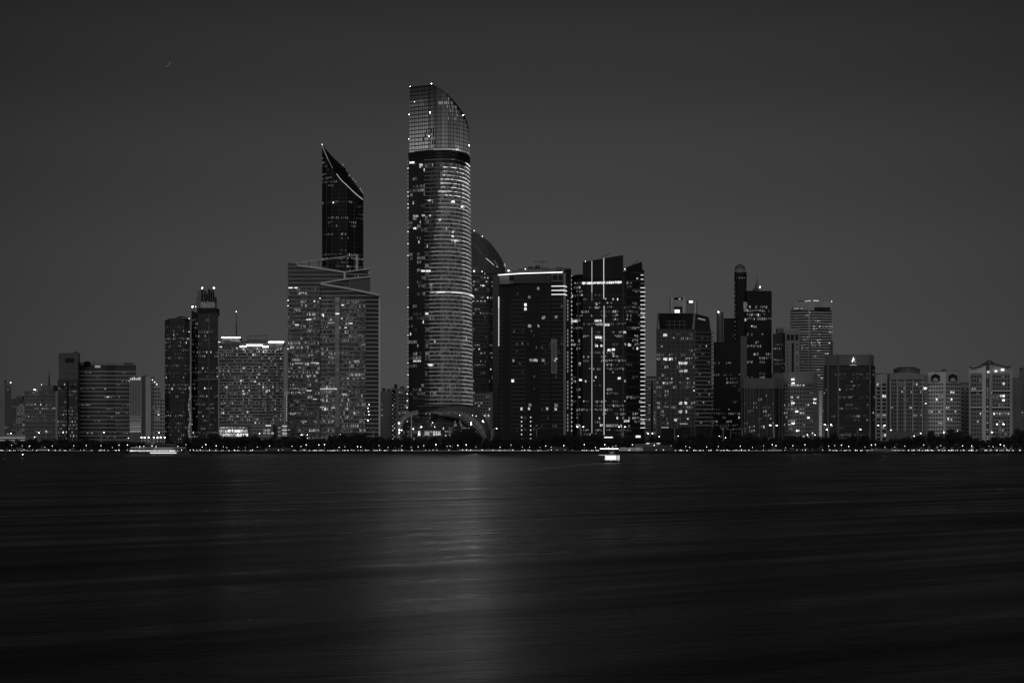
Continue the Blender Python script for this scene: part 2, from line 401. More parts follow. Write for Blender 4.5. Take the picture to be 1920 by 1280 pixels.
Y = 1660
t = Thing('office_block', 'wide dark office block with pale roof band and banded floors', 'building', loc(203,Y))
fl = body(t, 'tower_body', [(150,0),(200,-1),(217,2),(255,4)], [681.5,680,680,680], 40, Y, 'dark')
ledges(t, fl, GZ+10, 3.9, 1.7, .25, 'grey', zmax=Zp(690,Y))
b = MB(); t.part('roof_band', ledge_mb(fl, Zp(684.5,Y), 2.6, .9), 'grey')
facade(t, fl[:2], GZ+8, 3.9, 2.2, lights(9,.26,.04,.28,.04,.9,run=5), wx=.75, wy=.45, ztop=Zp(686,Y))
facade(t, fl[1:3], GZ+8, 3.9, 2.2, lights(10,.4,.06,.35,.12,.9,run=9), wx=.95, wy=.5, ztop=Zp(686,Y))
facade(t, fl[2:], GZ+8, 3.9, 2.0, lights(11,.36,.04,.22,.06,.7,run=3), wx=.7, wy=.45, ztop=Zp(686,Y))
b = MB(); b.ball(P(163,681,Y-3), 3.6, 12, 6, .6); t.part('roof_dome', b, 'black')
pbox(t,'lit_roof_room',178,188,685,689,Y-1.6,.4,'strip',.22)
for k in range(9): pbox(t,'roof_vent',232+k*2,233+k*2,679.8,682.4,Y+1.0,.3,'black')
mast(t, 177, 675, 680, Y+10, .5); t.windows()

Y = 1625
t = Thing('apartment_tower', 'pale ribbed tower with a brightly lit foot and rooftop light rail', 'tower', loc(254,Y))
fl = body(t, 'tower_body', [(243,0),(265,0)], [706,706], 24, Y, 'slate')
fins(t, fl[0], fl[1], Zp(812,Y), Zp(712,Y), 8, .6, .6, 'mid', inset=.3)
ledges(t, fl, Zp(811,Y), 3.6, .5, .3, 'slate', zmax=Zp(714,Y))
for k,l in enumerate((.34,.3,.24,.17,.12,.08,.06)): 
    pbox(t,'glow_panel',244,264.5,809.5-k*4.6-2.4,809.5-k*4.6,Y-.25,.15,'strip',l)  # uplight on the foot put in as glowing panels, weaker upwards
for k in range(6): pbox(t,'roof_light',244+k*3.4,246+k*3.4,709-(k%3),712,Y-.9,.3,'strip',.55)
pbox(t,'stair_tower',266,273,704,816,Y+2,14,'smoke'); pbox(t,'stair_tower',273,283,706,816,Y-2,16,'mid')
t.windows()
Y = 1630
t = Thing('apartment_block', 'pale stepped apartment block with small balconies left of the lattice tower', 'building', loc(295,Y))
fl = body(t, 'tower_body', [(283,0),(290,-1),(300,1)], [713,716,724], 20, Y, 'mid'); 
facade(t, fl, GZ+8, 3.5, 2.4, lights(13,.12,.1,.4,.06,.3,dark=True), wx=.55, wy=.5)
ledges(t, fl, GZ+8, 3.5, .5, .6, 'pale')
f2 = body(t, 'side_wing', [(300.5,3),(309,2)], [735,735], 20, Y, 'mid'); facade(t, f2, GZ+8, 3.5, 2.0, lights(14,.1,.1,.3,.04,.3,dark=True), wx=.6, wy=.5)
for p in ((286,712),(290,716),(294,720)): beacon(t, p[0], p[1], Y-1.2, .55, 'lampdim')
t.windows()

# lattice tower
Y = 1640
t = Thing('lattice_tower', 'dark tower wrapped in a wavy diamond lattice with curved roof', 'tower', loc(332,Y))
fl = body(t, 'tower_body', [(309,6),(318,0),(346,-2),(356,3)], [601,597,596,599], 26, Y, 'dark')
facade(t, fl, GZ+6, 3.7, 1.7, lights(15,.46,.05,.26,.06,.75,run=2,dim=.008), wx=.55, wy=.55, ztop=Zp(603,Y))
b = MB(); R = random.Random(3)
nd = 9
for s in (1,-1):
    for k in range(-2, 14):
        pts = []
        for j in range(57):
            u = (k + s*.42*math.sin(j*.33) )/11.0
            z = Zp(820,Y) + (Zp(603,Y)-Zp(820,Y))*j/56
            px = 309.5 + 46*u
            if 309.5 <= px <= 355.5:
                Yq = Y + (6-(px-309)*.67 if px < 318 else (-(px-318)/14. if px < 346 else -2+(px-346)*.5)) - .5
                pts.append(Vector((X(px,Yq), Yq, z)))
            else: pts.append(None)
        for p, q in zip(pts[:-1], pts[1:]):
            if p and q: b.bar(p, q, .38, .3)
t.part('facade_lattice', b, 'darksteel')
b = MB(); 
pts = [P(330,598,Y+5), P(336,594.5,Y+5), P(342,593.5,Y+5), P(348,594.5,Y+5), P(353,598,Y+5)]
for p, q in zip(pts[:-1], pts[1:]): b.bar(p, q, 8, .8)
t.part('curved_roof', b, 'darksteel')
beacon(t, 354.5, 597, Y-1, .45, 'lampdim'); beacon(t, 354.5, 622, Y-2, .45, 'lampdim')
R = random.Random(8)
for k in range(26):
    y = 725 + k*3.7; pbox(t,'edge_window',355.5+1.5*math.sin(k*.5)-1.6, 355.5+1.5*math.sin(k*.5)+1.2, y, y+1.6+R.random(), Y-1.2, .2, 'strip', .08+.25*R.random()**2)
t.windows()

# crowned tower
Y = 1655
t = Thing('crowned_tower', 'dark tower with a finned tapering crown and three warning lamps', 'tower', loc(384,Y))
fl = body(t, 'tower_body', [(359,6),(371,0),(409,3)], [581,588,586], 30, Y, 'dark')
pbox(t,'upper_storey',369,405,577,590,Y+3,20,'black')
facade(t, fl[:2], GZ+8, 3.9, 1.9, lights(16,.5,.04,.22,.05,.5,run=1), wx=.6, wy=.5, ztop=Zp(592,Y))
facade(t, fl[1:], GZ+8, 3.9, 2.0, lights(17,.33,.05,.22,.07,.6,run=2), wx=.6, wy=.45, ztop=Zp(592,Y))
ledges(t, fl[1:], GZ+8, 3.9, .25, .2, 'steel', zmax=Zp(592,Y), every=2)
pbox(t,'centre_mullion',391.3,393,588,812,Y-.2,1.0,'slate')
pbox(t,'belt_course',371,409,709,713,Y-.6,1.5,'slate')
b = MB(); b.hull([P(366,577,Y+4),P(375,577,Y+4),P(375,577,Y+14),P(366,577,Y+14)], [P(371,545,Y+4),P(374.5,544,Y+4),P(374.5,544,Y+14),P(371,545,Y+14)]); t.part('crown_wedge', b, 'slate')
pbox(t,'crown_base',375,403,565,577,Y+5,10,'mid')
for k, (x, y0) in enumerate(((377,543),(382,543),(386,550),(390,541),(394,543),(398,542),(402.5,556))): pbox(t,'crown_fin',x-.8,x+.8,y0,566,Y+4,9,'darksteel')
pbox(t,'crown_screen',376,402,543,566,Y+12,.6,'mid')
beacon(t,379,540,Y+3,.9); beacon(t,401,540,Y+3,.9); beacon(t,361,575,Y,.9); beacon(t,367,575,Y,.5,'lampdim')
t.windows()

# hotel
Y = 1620
t = Thing('hotel', 'wide balconied hotel with bright light bars along its stepped roof and glowing lobby', 'hotel', loc(471,Y))
fl = body(t, 'tower_body', [(411,4),(430,0),(450,-1),(492,0),(532,3)], [637,637,643,643,644], 30, Y, 'smoke')
ledges(t, fl, Zp(795,Y), 3.06, .42, .9, 'line', name='balcony_slab', zmax=Zp(650,Y))
facade(t, fl, Zp(795,Y), 3.06, 1.9, lights(18,.66,.03,.26,.11,.35,run=1,dim=.012), wx=.65, wy=.55, ztop=Zp(648,Y))
for k in range(9): 
    x = (430,443,458,463,476,489,502,514,524)[k]; pbox(t,'party_wall',x-.4,x+.4,652,795,Y-1.2,1.5,'smoke')
for k,(x,y) in enumerate(((457,655),(457,690),(456,733),(457,738),(478,715),(464,772),(500,734))): pbox(t,'bright_room',x-1.6,x+1.6,y-1.6,y+1.6,Y-1.4,.3,'strip',.5)
pbox(t,'roof_block',415,450,633,645,Y+2,12,'slate'); pbox(t,'roof_block',462,502,636,645,Y+6,12,'slate'); pbox(t,'roof_block',503,532,641,648,Y+2,12,'slate')
for (x0,x1,y) in ((415,450,632.5),(450,461,649.5),(462,492,646.8),(492.5,503,650),(503,532,641)): pbox(t,'roof_light_bar',x0,x1,y-.6,y+.6,Y-2.2,.8,'strip',13)
for (x,y) in ((411,641),(414,650)): pbox(t,'roof_light_bar',x-2,x+2,y-.7,y+.7,Y-1.2,.6,'strip',1.2)
mast(t, 443, 584, 633, Y+8, .9); beacon(t,443,584,Y+7,.6,'lampdim')
b = MB()
for x in (465,478,500): b.bar(P(x,636,Y+9),P(x,629,Y+9),.3,.3)
b.bar(P(463,630,Y+9),P(502,628.5,Y+9),.4,.6); t.part('rooftop_gantry', b, 'darksteel')
pbox(t,'lobby_block',410,466,797,826,Y-14,12,'slate')
R = random.Random(5)
for r,(y0,y1) in enumerate(((800,803),(805,810),(812,818))):
    x = 411.5
    while x < 464:
        wd = 2+R.random()*5; pbox(t,'lobby_window',x,min(x+wd-.5,465),y0,y1,Y-14.2,.15,'win',(.9 if r else .25)*(.3+R.random()*.9)); x += wd
pbox(t,'podium_block',466,512,797,826,Y-10,10,'slate')
pbox(t,'podium_light',498,508,796.5,798.5,Y-10.5,.4,'strip',.7)
for (x,y) in ((494,804),(501,804),(494,810),(501,810),(508,810)): pbox(t,'lobby_window',x,x+5,y,y+4,Y-10.2,.15,'win',.35)
ledges(t, [(X(466,Y-10),Y-10,0),(X(512,Y-10),Y-10,0)], Zp(818,Y), 3.2, .4, .4, 'line', zmax=Zp(797,Y))
t.windows()
Y = 1600
t = Thing('sign_pylon', 'slim pale pylon with a dotted light column beside the hotel', 'pylon', loc(536.5,Y))
pbox(t,'pylon_head',533,540.5,733,740.5,Y,3,'line'); pbox(t,'pylon_shaft',535,539.4,740.5,828,Y+.3,2.4,'slate')
for k in range(11): pbox(t,'dot_light',536.4,538,742+k*4.5,743.8+k*4.5,Y,.25,'strip',.45)
Y = 1595
t = Thing('annex_building', 'small two-bay annex with bright floor strips beside the pylon', 'building', loc(525,Y))
fl = body(t,'tower_body',[(520,0),(540,0)],[797,797],14,Y+4,'slate')
for y in (797.5,805,811.5): pbox(t,'floor_strip',529,538,y,y+1.6,Y+3.6,.3,'strip',.6)
for y in (800,807.5,814): pbox(t,'window',521.5,527.5,y,y+3.6,Y+3.8,.15,'win',.12); pbox(t,'window',530,537.5,y,y+3.2,Y+3.8,.15,'win',.16)

# tall slanted tower behind the twin glass block
Y = 1850
t = Thing('slanted_tower', 'tall black tower with a steeply slanted roof edged by light strings', 'tower', loc(642,Y))
fr = [(604,0,277),(612,-5,294),(622,-9,312),(636,-11,332),(650,-10,347),(665,-6,361),(681,0,375)]
bk = [(681.5,34,364),(676,36,358),(668,38,347),(655,40,330),(648,40,316),(636,38,306),(620,34,290),(604,30,272)]
al = [(X(a,Y+d),Y+d,Zp(p,Y+d)) for a,d,p in fr+bk]; b = MB()
n = len(al); b.v = [Vector((x,y,GZ)) for x,y,z in al] + [Vector(p) for p in al]
for k in range(n): b.f.append((k,(k+1)%n,n+(k+1)%n,n+k)); b.l.append(0)
A_, B_ = list(range(n, n+7)), list(range(2*n-1, n+6, -1))
for k in range(6): b.f.append((A_[k],A_[k+1],B_[k+1],B_[k])); b.l.append(0)
b.f.append((A_[6],B_[7],B_[6])); b.l.append(0)
t.part('tower_body', b, 'black')
fl = al[:7]
facade(t, fl, Zp(520,Y), 4.35, 2.1, lights(21,.42,.03,.22,.03,.8,run=4,dim=.0022), wx=.6, wy=.5, skip=6)
for q in range(7): 
    p = al[q]; b = MB(); b.bar((p[0],p[1]-.3,GZ),(p[0],p[1]-.3,p[2]),.35,.35); t.part('corner_mullion', b, 'dark')
b = MB()
for k in range(14):
    s = k/13; p = P(604+18*s, 273+39*s+2*math.sin(s*3), Y-1-8*s); b.bar(p, p+Vector((.6,0,-1.4)), .4,.4,.4)
t.part('roof_light_string', b, 'strip')
b = MB()
pp = [(631,326),(640,338),(650,347),(660,357),(670,366),(680,374)]
for p,q in zip(pp[:-1],pp[1:]): b.bar(P(p[0],p[1],Y-12),P(q[0],q[1],Y-12+ (8 if q[0]>660 else 0)),.6,.6,.42)
t.part('roof_light_string', b, 'strip')
b = MB()
for (x,y) in ((643,309),(649,320),(655,329),(662,336),(667,340),(676,354),(678,358),(680,362)): b.bar(P(x-.7,y-.7,Y+38),P(x+.7,y+1,Y+38),.6,.6,.35)
t.part('roof_light_string', b, 'strip')
beacon(t,604,271,Y+20,.6,'lampdim'); beacon(t,625,380,Y-10.5,.8,'lampdim')
t.windows()

# twin glass block
Y = 1655
t = Thing('glass_office', 'wide twin glass office block with pale sloping roof frames and lined floors', 'office block', loc(625,Y))
fl = body(t, 'rear_block', [(540,0),(603,0),(647,1)], [492,502,511], 40, Y, 'dark', backs=[511,492])
fr2 = body(t, 'rear_block', [(647,2),(693.5,6)], [511,503.5], 34, Y, 'dark')
Y2 = 1622
f2 = body(t, 'front_block', [(600,3),(654,-1),(712,3)], [531,541,553], 30, Y2, 'dark', backs=[553,531])
f2b = body(t, 'front_block', [(654,0),(694,0)], [524,518.5], 12, Y2+31, 'smoke')
ledges(t, fl, Zp(826,Y), 4.02, .36, .4, 'line'); ledges(t, f2, Zp(826,Y2), 4.05, .5, .4, 'line'); ledges(t, fr2, Zp(545,Y), 4.05, .45, .4, 'line')
facade(t, fl[:2], Zp(826,Y), 4.02, 2.0, lights(22,.66,.04,.40,.09,.7,run=3,dim=.02), wx=.8, wy=.6, ztop=Zp(530,Y))
facade(t, f2[:2], Zp(826,Y2), 4.05, 2.0, lights(23,.66,.05,.30,.03,.6,run=4,dim=.03), wx=.85, wy=.62, ztop=Zp(548,Y2))
facade(t, [f2[1],(f2[1][0]+(f2[2][0]-f2[1][0])*.55,)+f2[1][1:2]+(f2[1][2],)], Zp(826,Y2), 4.05, 2.0, lights(24,.76,.06,.34,.03,.5,run=5,dim=.05), wx=.9, wy=.62, ztop=Zp(556,Y2))
facade(t, fr2, Zp(545,Y), 4.05, 2.2, lights(25,.4,.03,.12,.02,.3), wx=.8)
pbox(t,'lift_shaft',628,637,556,820,Y2-2.4,.5,'smoke')
R = random.Random(2)
for k in range(60): pbox(t,'lift_landing',628.6,636.4,558+k*4.05,560.6+k*4.05,Y2-2.7,.2,'strip',(.02+.04*R.random())*(1 if k<34 else .5))
pbox(t,'edge_frame',710,713,552,828,Y2+1.6,2,'line'); pbox(t,'edge_frame',599.3,601,531,826,Y2+2.2,1,'dark'); pbox(t,'edge_frame',539.5,540.8,492,826,Y-.4,1,'steel')
pbar(t,'roof_rim',[(557,497.5),(600,503),(648,510.5)],Y-1,1.6,'line'); pbar(t,'roof_rim',[(648,510),(693.5,503)],Y+1,1.0,'line'); pbar(t,'roof_rim',[(601,532),(654,541),(712,553)],Y2-1.2,1.7,'line')
pbar(t,'roof_rim',[(601,530.5),(647,523.5),(694,518.5)],Y2+29,1.2,'line')
pbar(t,'roof_post',[(646.5,511),(646.5,526)],Y-2,2.0,'line')
pbar(t,'roof_post',[(693.4,503),(693.4,546)],Y+4,.7,'line')
Ys = Y+36
pbar(t,'screen_rail',[(554,494),(600,487),(669,478)],Ys,.7,'line'); pbar(t,'screen_rail',[(554,496),(600,489.5),(669,480.5)],Ys,.4,'steel')
for x in (563,580,598,615,633,650): pbar(t,'screen_post',[(x,493-(x-554)*.135),(x,512)],Ys,.8,'darksteel')
pbar(t,'screen_post',[(669.5,478),(669.5,506)],Ys,1.9,'line'); pbar(t,'screen_post',[(665.5,480),(665.5,506)],Ys,.5,'steel')
for (x0,x1,y,l) in ((541,549,539.5,1.0),(552,558,539.5,1.0),(553,560,609,.8),(574,583,599,.7),(600,626,729,.55),(627,632,729,.7),(641,650,739,.4),(575,584,732,.6),(593,598,681,.6),(583,595,680,.4),(553,568,681,.3),(629,636,588,1.3),(640,645,572,.9),(655,661,606,.9),(646,650,614,.9),(579,584,598,.5),(587,594,748,.5),(600,608,763,.3),(622,628,764,.5)):
    pbox(t,'bright_office',x0,x1,y-.9,y+.9,(Y if x1<600 else Y2-2)-.9,.3,'strip',l)
for (x,y) in ((692,758),(690,765),(691,771),(692,777),(690,788)): beacon(t,x,y,Y2-1,.6,'lampdim' if y!=788 else 'lamp')
for (x,y) in ((662,531),(655,528),(540,563),(600,559),(540,654),(540,573)): beacon(t,x,y,Y2-1.6 if x>550 and y>550 else Y-1.2,.5,'lampdim')
for a,bx in ((592,600),(600,592)): 
    b = MB(); pts=[(a,828),(bx,795),(a,762)]; 
    for p,q in zip(pts[:-1],pts[1:]): b.bar(P(p[0],p[1],Y2-1.5),P(q[0],q[1],Y2-1.5),.5,.5)
    t.part('diagonal_brace', b, 'grey')
t.windows()

# blocks seen between the glass office and the tall curved tower
Y = 1800
t = Thing('apartment_block', 'blank grey slab block left of the tall curved tower', 'building', loc(723,Y))
fl = body(t, 'tower_body', [(712,0),(734,0)], [734,733], 22, Y, 'pale'); ledges(t, fl, GZ+6, 3.6, .3, .2, 'mid')
pbox(t,'rooftop_plant',716,722,727,734,Y+5,8,'grey'); pbox(t,'rooftop_plant',726,731,729,734,Y+5,8,'slate')
for k in range(3): pbox(t,'window',715.5,717,757+k*10,759+k*10,Y-.2,.15,'win',.4)
Y = 1770
t = Thing('apartment_block', 'grey apartment block with lit stair column beside the tall curved tower', 'building', loc(750,Y))
fl = body(t, 'tower_body', [(733,0),(747,0),(768,2)], [727,727,730], 22, Y, 'pale')
facade(t, fl[1:], GZ+6, 3.5, 3, lights(27,.15,.1,.4,.05,.3,dark=True), wx=.5, wy=.5)
pbox(t,'stair_shaft',734.5,741.5,731,830,Y-1,1.2,'black')
R = random.Random(4)
for k in range(24): pbox(t,'window',735.6+3*(k%2),737.4+3*(k%2),735+k*3.9,737.4+k*3.9,Y-1.2,.15,'win',.1+.5*R.random()**2)
pbox(t,'rooftop_plant',739,744,720,728,Y+5,8,'slate'); pbox(t,'rooftop_plant',750,757,724,730,Y+5,8,'grey')
for k in range(6): beacon(t, 763.5, 738+k*13, Y-8, .55, 'lampdim')
t.windows()

# ------------------------------------------------------------------ the tall curved tower
Y = 1640
t = Thing('curved_tower', 'tallest tower, glass crown cut in a curve above a rounded facade of lit floors', 'tower', loc(826,Y))
prof = [(766,8),(785,3),(806,-3),(820,-6),(834,-7),(846,-6),(857,-3),(866,2),(873,8),(879,16),(883,25),(886,36)]
def line_at(z, shrink=0.0): 
    return [(X(766.5+(p-766)*(1-shrink),Y+d), Y+d, z) for p,d in prof]
def taper(z): return .05*max(0, min(1, (z-Zp(757,Y))/(Zp(290,Y)-Zp(757,Y))))
al_ = [(X(p,Y+d),Y+d) for p,d in prof]+[(X(886,Y+62),Y+62),(X(766,Y+62),Y+62)]
tp_ = [(x-(x-al_[0][0])*taper(Zp(290,Y)), y, Zp(282,Y)) for x,y in al_]
b = MB(); b.hull([(x,y,GZ) for x,y in al_], tp_); t.part('tower_shaft', b, 'dark')
fl = tp_[:len(prof)]
# crown: top row follows the arc
cp = [(768,8),(788,3),(808,-3),(818,-5.5),(828,-6.5),(838,-6.8),(846,-6),(853,-4),(860,-1),(866,3),(871,7),(875,11),(878,16),(880,22)]
ct = [163.5,161.5,159.5,162.5,168.5,176.5,184,192.5,201.5,210.5,219,228,240,264]
cf = [(X(a,Y+d),Y+d,Zp(y,Y+d)) for (a,d),y in zip(cp,ct)]
b = MB(); zb = Zp(281,Y)
bk = [(x+(4 if i<5 else -3), Y+58-(y-Y)*.2, z-1) for i,(x,y,z) in enumerate(cf)]
n = len(cf); b.v = [Vector((x,y,zb)) for x,y,z in cf]+[Vector(p) for p in cf]+[Vector(p) for p in bk]+[Vector((x,y,zb)) for x,y,z in bk]
for k in range(n-1):
    b.f += [(k,k+1,n+k+1,n+k),(n+k,n+k+1,2*n+k+1,2*n+k),(2*n+k,2*n+k+1,3*n+k+1,3*n+k)]; b.l += [0,0,0]
b.f += [(0,n,2*n,3*n),(n-1,4*n-1,3*n-1,2*n-1)]; b.l += [0,0]
t.part('glass_crown', b, 'dark')
R = random.Random(77)
fh = 3.72
def crown_l(r,c,s,z):
    h = (z-zb)/(Zp(160,Y)-zb); left = c < 18
    g_ = max(0, 1-h*1.02)
    l = .27*g_**1.6+.012 if left else (.20*g_**1.7+.010 if c < 25 else .095*g_**1.3+.010)
    l *= COLF[c % 90]
    if .30 > h > .06 and 12 < c < 25 and R.random() < .25: return 0.0
    if .78 > h > .42 and 34 < c < 46 and R.random() < .7: l += .13*R.random()
    if .72 > h > .66 and 27 < c < 40 and R.random() < .6: l += .16
    if left and .70<h<.8: l += .05*R.random()
    return l*(.9+.2*R.random())
COLF = [.5+.95*R.random() for _ in range(90)]
facade(t, cf, zb+1, fh, 1.15, crown_l, wx=.74, wy=.84, skip=.3, split=False); t.windows(100, 'pane', 'crown_pane')
b = ledge_mb([(x,y,0) for x,y,z in cf], zb-1.2, 1.5, .7, lambda p,z: .08+.1*R.random()); t.part('crown_base_light', b, 'ledge')
for r in range(1,17): 
    z = zb+1+r*fh; t.part('crown_rail', ledge_mb([(cf[0][0],cf[0][1],0),(cf[1][0],cf[1][1],0),(cf[2][0],cf[2][1],0)], z-.45, .9, .3), 'black')
b = MB()
for p,q in zip(cf[:-1],cf[1:]): b.bar(p,q,.7,.7)
t.part('crown_rim', b, 'darksteel')
for (x,y,r,dy) in ((769,163,.15,4),(809,158,.28,-5),(806.5,212,.30,-7),(766.5,261,.16,4),(805,256,.28,-7),(868.5,217,.40,-5),(879.5,273,.38,1)): water_beam(t,x,y,Y+dy,r)  # last two are added on the right to shift the water reflection
for (x,y,r,mm,dy) in ((767,215,.8,'lampdim',1),(777,191,.5,'lampdim',-2),(868.5,217,.5,'lampdim',-2),(879,273,.2,'lampdim',8)):
    beacon(t, x, y, Y+dy, r, mm)
# mechanical floors
for k in range(3): t.part('belt_ledge', ledge_mb(fl, Zp(299,Y)+k*2.9, 1.6, .5+.2*k), 'black')
# rounded face: floor uplight is put into the ledges' own glow
z0 = Zp(757,Y); fh = 3.83; nfl = int((Zp(300,Y)-z0)/fh)
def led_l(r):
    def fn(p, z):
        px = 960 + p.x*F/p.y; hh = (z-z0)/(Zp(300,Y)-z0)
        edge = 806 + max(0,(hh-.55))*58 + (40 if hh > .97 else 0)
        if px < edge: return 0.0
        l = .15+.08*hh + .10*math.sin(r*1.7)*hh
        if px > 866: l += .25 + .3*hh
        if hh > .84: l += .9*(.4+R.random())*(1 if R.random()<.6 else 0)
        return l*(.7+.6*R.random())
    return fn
dense = []
for (a,d),(a2,d2) in zip([(797,-1)]+prof[2:-1],prof[2:]):
    m = 3 if a2>806 else 1
    for j in range(m): s=j/m; aa=a+(a2-a)*s; dd=d+(d2-d)*s; dense.append((X(aa,Y+dd),Y+dd,0))
dense.append((X(886,Y+36),Y+36,0))
for r in range(nfl+1):
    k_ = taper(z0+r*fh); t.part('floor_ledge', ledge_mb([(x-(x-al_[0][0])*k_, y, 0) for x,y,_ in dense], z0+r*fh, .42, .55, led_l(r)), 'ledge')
lf = lights(31,.25,.05,.32,.03,.7,run=4)
def face_l(r,c,s,z):
    hh = (z-z0)/(Zp(300,Y)-z0)
    if c < 15:
        v = lf(r,c,s,z); return v if hh>.12 or v is None or v<.3 else .05
    if c < 22: return .012+.02*R.random() if R.random()<.7 else lf(r,c,s,z)
    v = lf(r,c,s,z)
    if v and R.random() < .6: return v*.8
    return (.075 if hh > .75 else .055)*(.4+1.2*R.random())
for q in range(6):
    za_ = z0+.4+q*10*fh; zc_ = min(za_+10*fh, Zp(300,Y)); lf = lights(31+q,.30,.03,.20,.02,.7,run=3)
    facade(t, [(x,y,zc_+.01) for x,y,_ in line_at(0, taper(za_))], za_, fh, 1.55, face_l, wx=.62, wy=.72, skip=0, split=False, off=.7)
R = random.Random(9)
for k in range(62):
    z = z0 + k*fh+1.5
    b = MB(); b.ball((X(766,Y+8)-.5,Y+7.5,z),.27,6,4); t.part('edge_lamp', b, 'lampdim' if R.random()<.12 else M.setdefault('edge', mat('edge_glow',.3,.5,var=0,emit=.5)))
for (x,y0,y1) in ((847,376,381),(858,386,390)): pass
for (x0,x1,y,l) in ((846,853,378,1.3),(864,871,387.5,.9),(846,850,451,.7),(849,861,451,.9),(790,798,508,.8),(799,807,508,1.0),(775,781,428,1.0),(768,777,305,1.1),(786,792,309,.6),(802,808,376,.5),(775,784,405,.4),(813,826,655,.3),(802,813,684,.9),(797,803,588,.9),(775,789,676.5,.5),(811,884,549,.5),(822,838,359,.4),(847,851,435,.8),(847,851,443,.9),(823,826,412,.7),(805,808,404,.6),(791,796,404,.5)):
    dy = -8.6 if 815<x0<870 else (-4.5 if x0>=800 else 2.0)
    if x0 >= 862: dy = -3
    if x1-x0 > 40:
        b = ledge_mb([p for p in line_at(0) if 960+p[0]*F/p[1] > 805], Zp(y+1,Y), 1.0, .8, lambda p,z: .35+.7*R.random()); t.part('lit_floor', b, 'ledge')
    else: pbox(t,'bright_room',x0,x1,y-1.7,y+1.7,Y+dy-(0 if x0>=800 else 5.5*(x0-766)/20.-1.5),.3,'win',l*1.1)
# base floors
for k in range(6): t.part('base_ledge', ledge_mb(fl[1:], Zp(812,Y)+k*7.0-2, .5, .5), 'grey')
facade(t, [(p[0],p[1],Zp(760,Y)) for p in fl], Zp(822,Y), 3.6, 2.2, lights(33,.35,.03,.2,.03,.8,run=3), wx=.7, wy=.5)
t.windows()

# podium under it
t = Thing('podium_pavilion', 'low glass podium with two sweeping shell canopies around the tall tower base', 'pavilion', loc(828,Y-24))
Yp = Y-26
pc = [(756,8),(775,2),(800,-2),(830,-3),(860,-1),(884,4),(900,12)]
pf = body(t, 'podium_body', pc, [790]*7, 14, Yp, 'dark')
facade(t, pf, Zp(826,Yp), 3.3, 1.8, lights(34,.6,.04,.26,.12,.5,run=2,bmax=1.3), wx=.7, wy=.6)
ledges(t, pf, Zp(826,Yp), 3.3, .3, .4, 'slate')
for (x0,x1,l) in ((784,788,1.1),(796,806,.3),(812,826,.45)): pbox(t,'entrance_glow',x0,x1,808,816,Yp-4.2,.3,'win',l)
up = [(798,772.5),(812,769),(828,765),(842,762.5),(856,761),(870,761.5),(884,765),(896,771),(906,780),(913,791),(918,804),(920,822)]
lo = [(798,773.5),(812,774),(826,776.5),(840,780),(852,783),(862,786.5),(870,791),(878,796),(886,802),(893,808),(899,815),(903,824)]
b = MB(); rows = []
for k in range(7):
    s = k/6; rows.append([P(u[0]*(1-s)+l[0]*s, u[1]*(1-s)+l[1]*s, Yp-3+12*(1-s)-9*math.sin(s*math.pi)*min(1,i/4)) for i,(u,l) in enumerate(zip(up,lo))])
b.grid(rows); t.part('shell_canopy', b, 'slate', thick=.4)
b = MB()
for k in range(0,7):
    for p,q in zip(rows[k][:-1],rows[k][1:]): b.bar(p+Vector((0,-.4,0)),q+Vector((0,-.4,0)),.25,.25)
for i in range(1,12):
    for k in range(6): b.bar(rows[k][i]+Vector((0,-.4,0)),rows[k+1][i]+Vector((0,-.4,0)),.25,.25)
t.part('shell_rib_frame', b, 'line')
up = [(742.5,824),(742,812),(743,801),(746,791),(752,783),(761,776),(771,771.5),(784,769)]
lo = [(752,824),(752.5,813),(754,804),(757,796),(762,789),(768,785),(774,783),(784,781)]
b = MB(); rows = [[P(u[0]*(1-s)+l[0]*s, u[1]*(1-s)+l[1]*s, Yp-2-5*math.sin(s*math.pi)) for u,l in zip(up,lo)] for s in (0,.25,.5,.75,1)]
b.grid(rows); t.part('arch_canopy', b, 'grey', thick=.4)
b = MB()
for k in (0,2,4):
    for p,q in zip(rows[k][:-1],rows[k][1:]): b.bar(p+Vector((0,-.4,0)),q+Vector((0,-.4,0)),.25,.25)
t.part('shell_rib_frame', b, 'line')
pbox(t,'canopy_mast',771,772.2,777,828,Yp-8,.6,'line')
for (x0,y0,x1,y1) in ((862,788,867,806),(854,788,851,801)): pbar(t,'raking_column',[(x0,y0),(x1,y1)],Yp-7,.7,'line')
for (x,y,r,mm) in ((748,793,1.0,'lamp'),(748.5,806,.9,'lamp'),(748.5,811,.8,'lamp'),(883.5,795.5,.9,'lamp'),(905,789,.8,'lamp'),(907,791,.7,'lampdim'),(862,778,.6,'lampdim'),(775,804,.7,'lamp'),(790,800,.7,'lamp'),(811,792,.7,'lampdim'),(815,800,.6,'lampdim'),(886,778.5,.6,'lampdim'),(893,779.5,.6,'lampdim')):
    beacon(t,x,y,Yp-13,r*.75,mm)
for (x,y,r) in ((883.5,792.5,.22),(748,793,.13)): water_beam(t,x,y,Yp-14,r)  # extra beams at the podium lamps, added for the water reflection
t.windows()

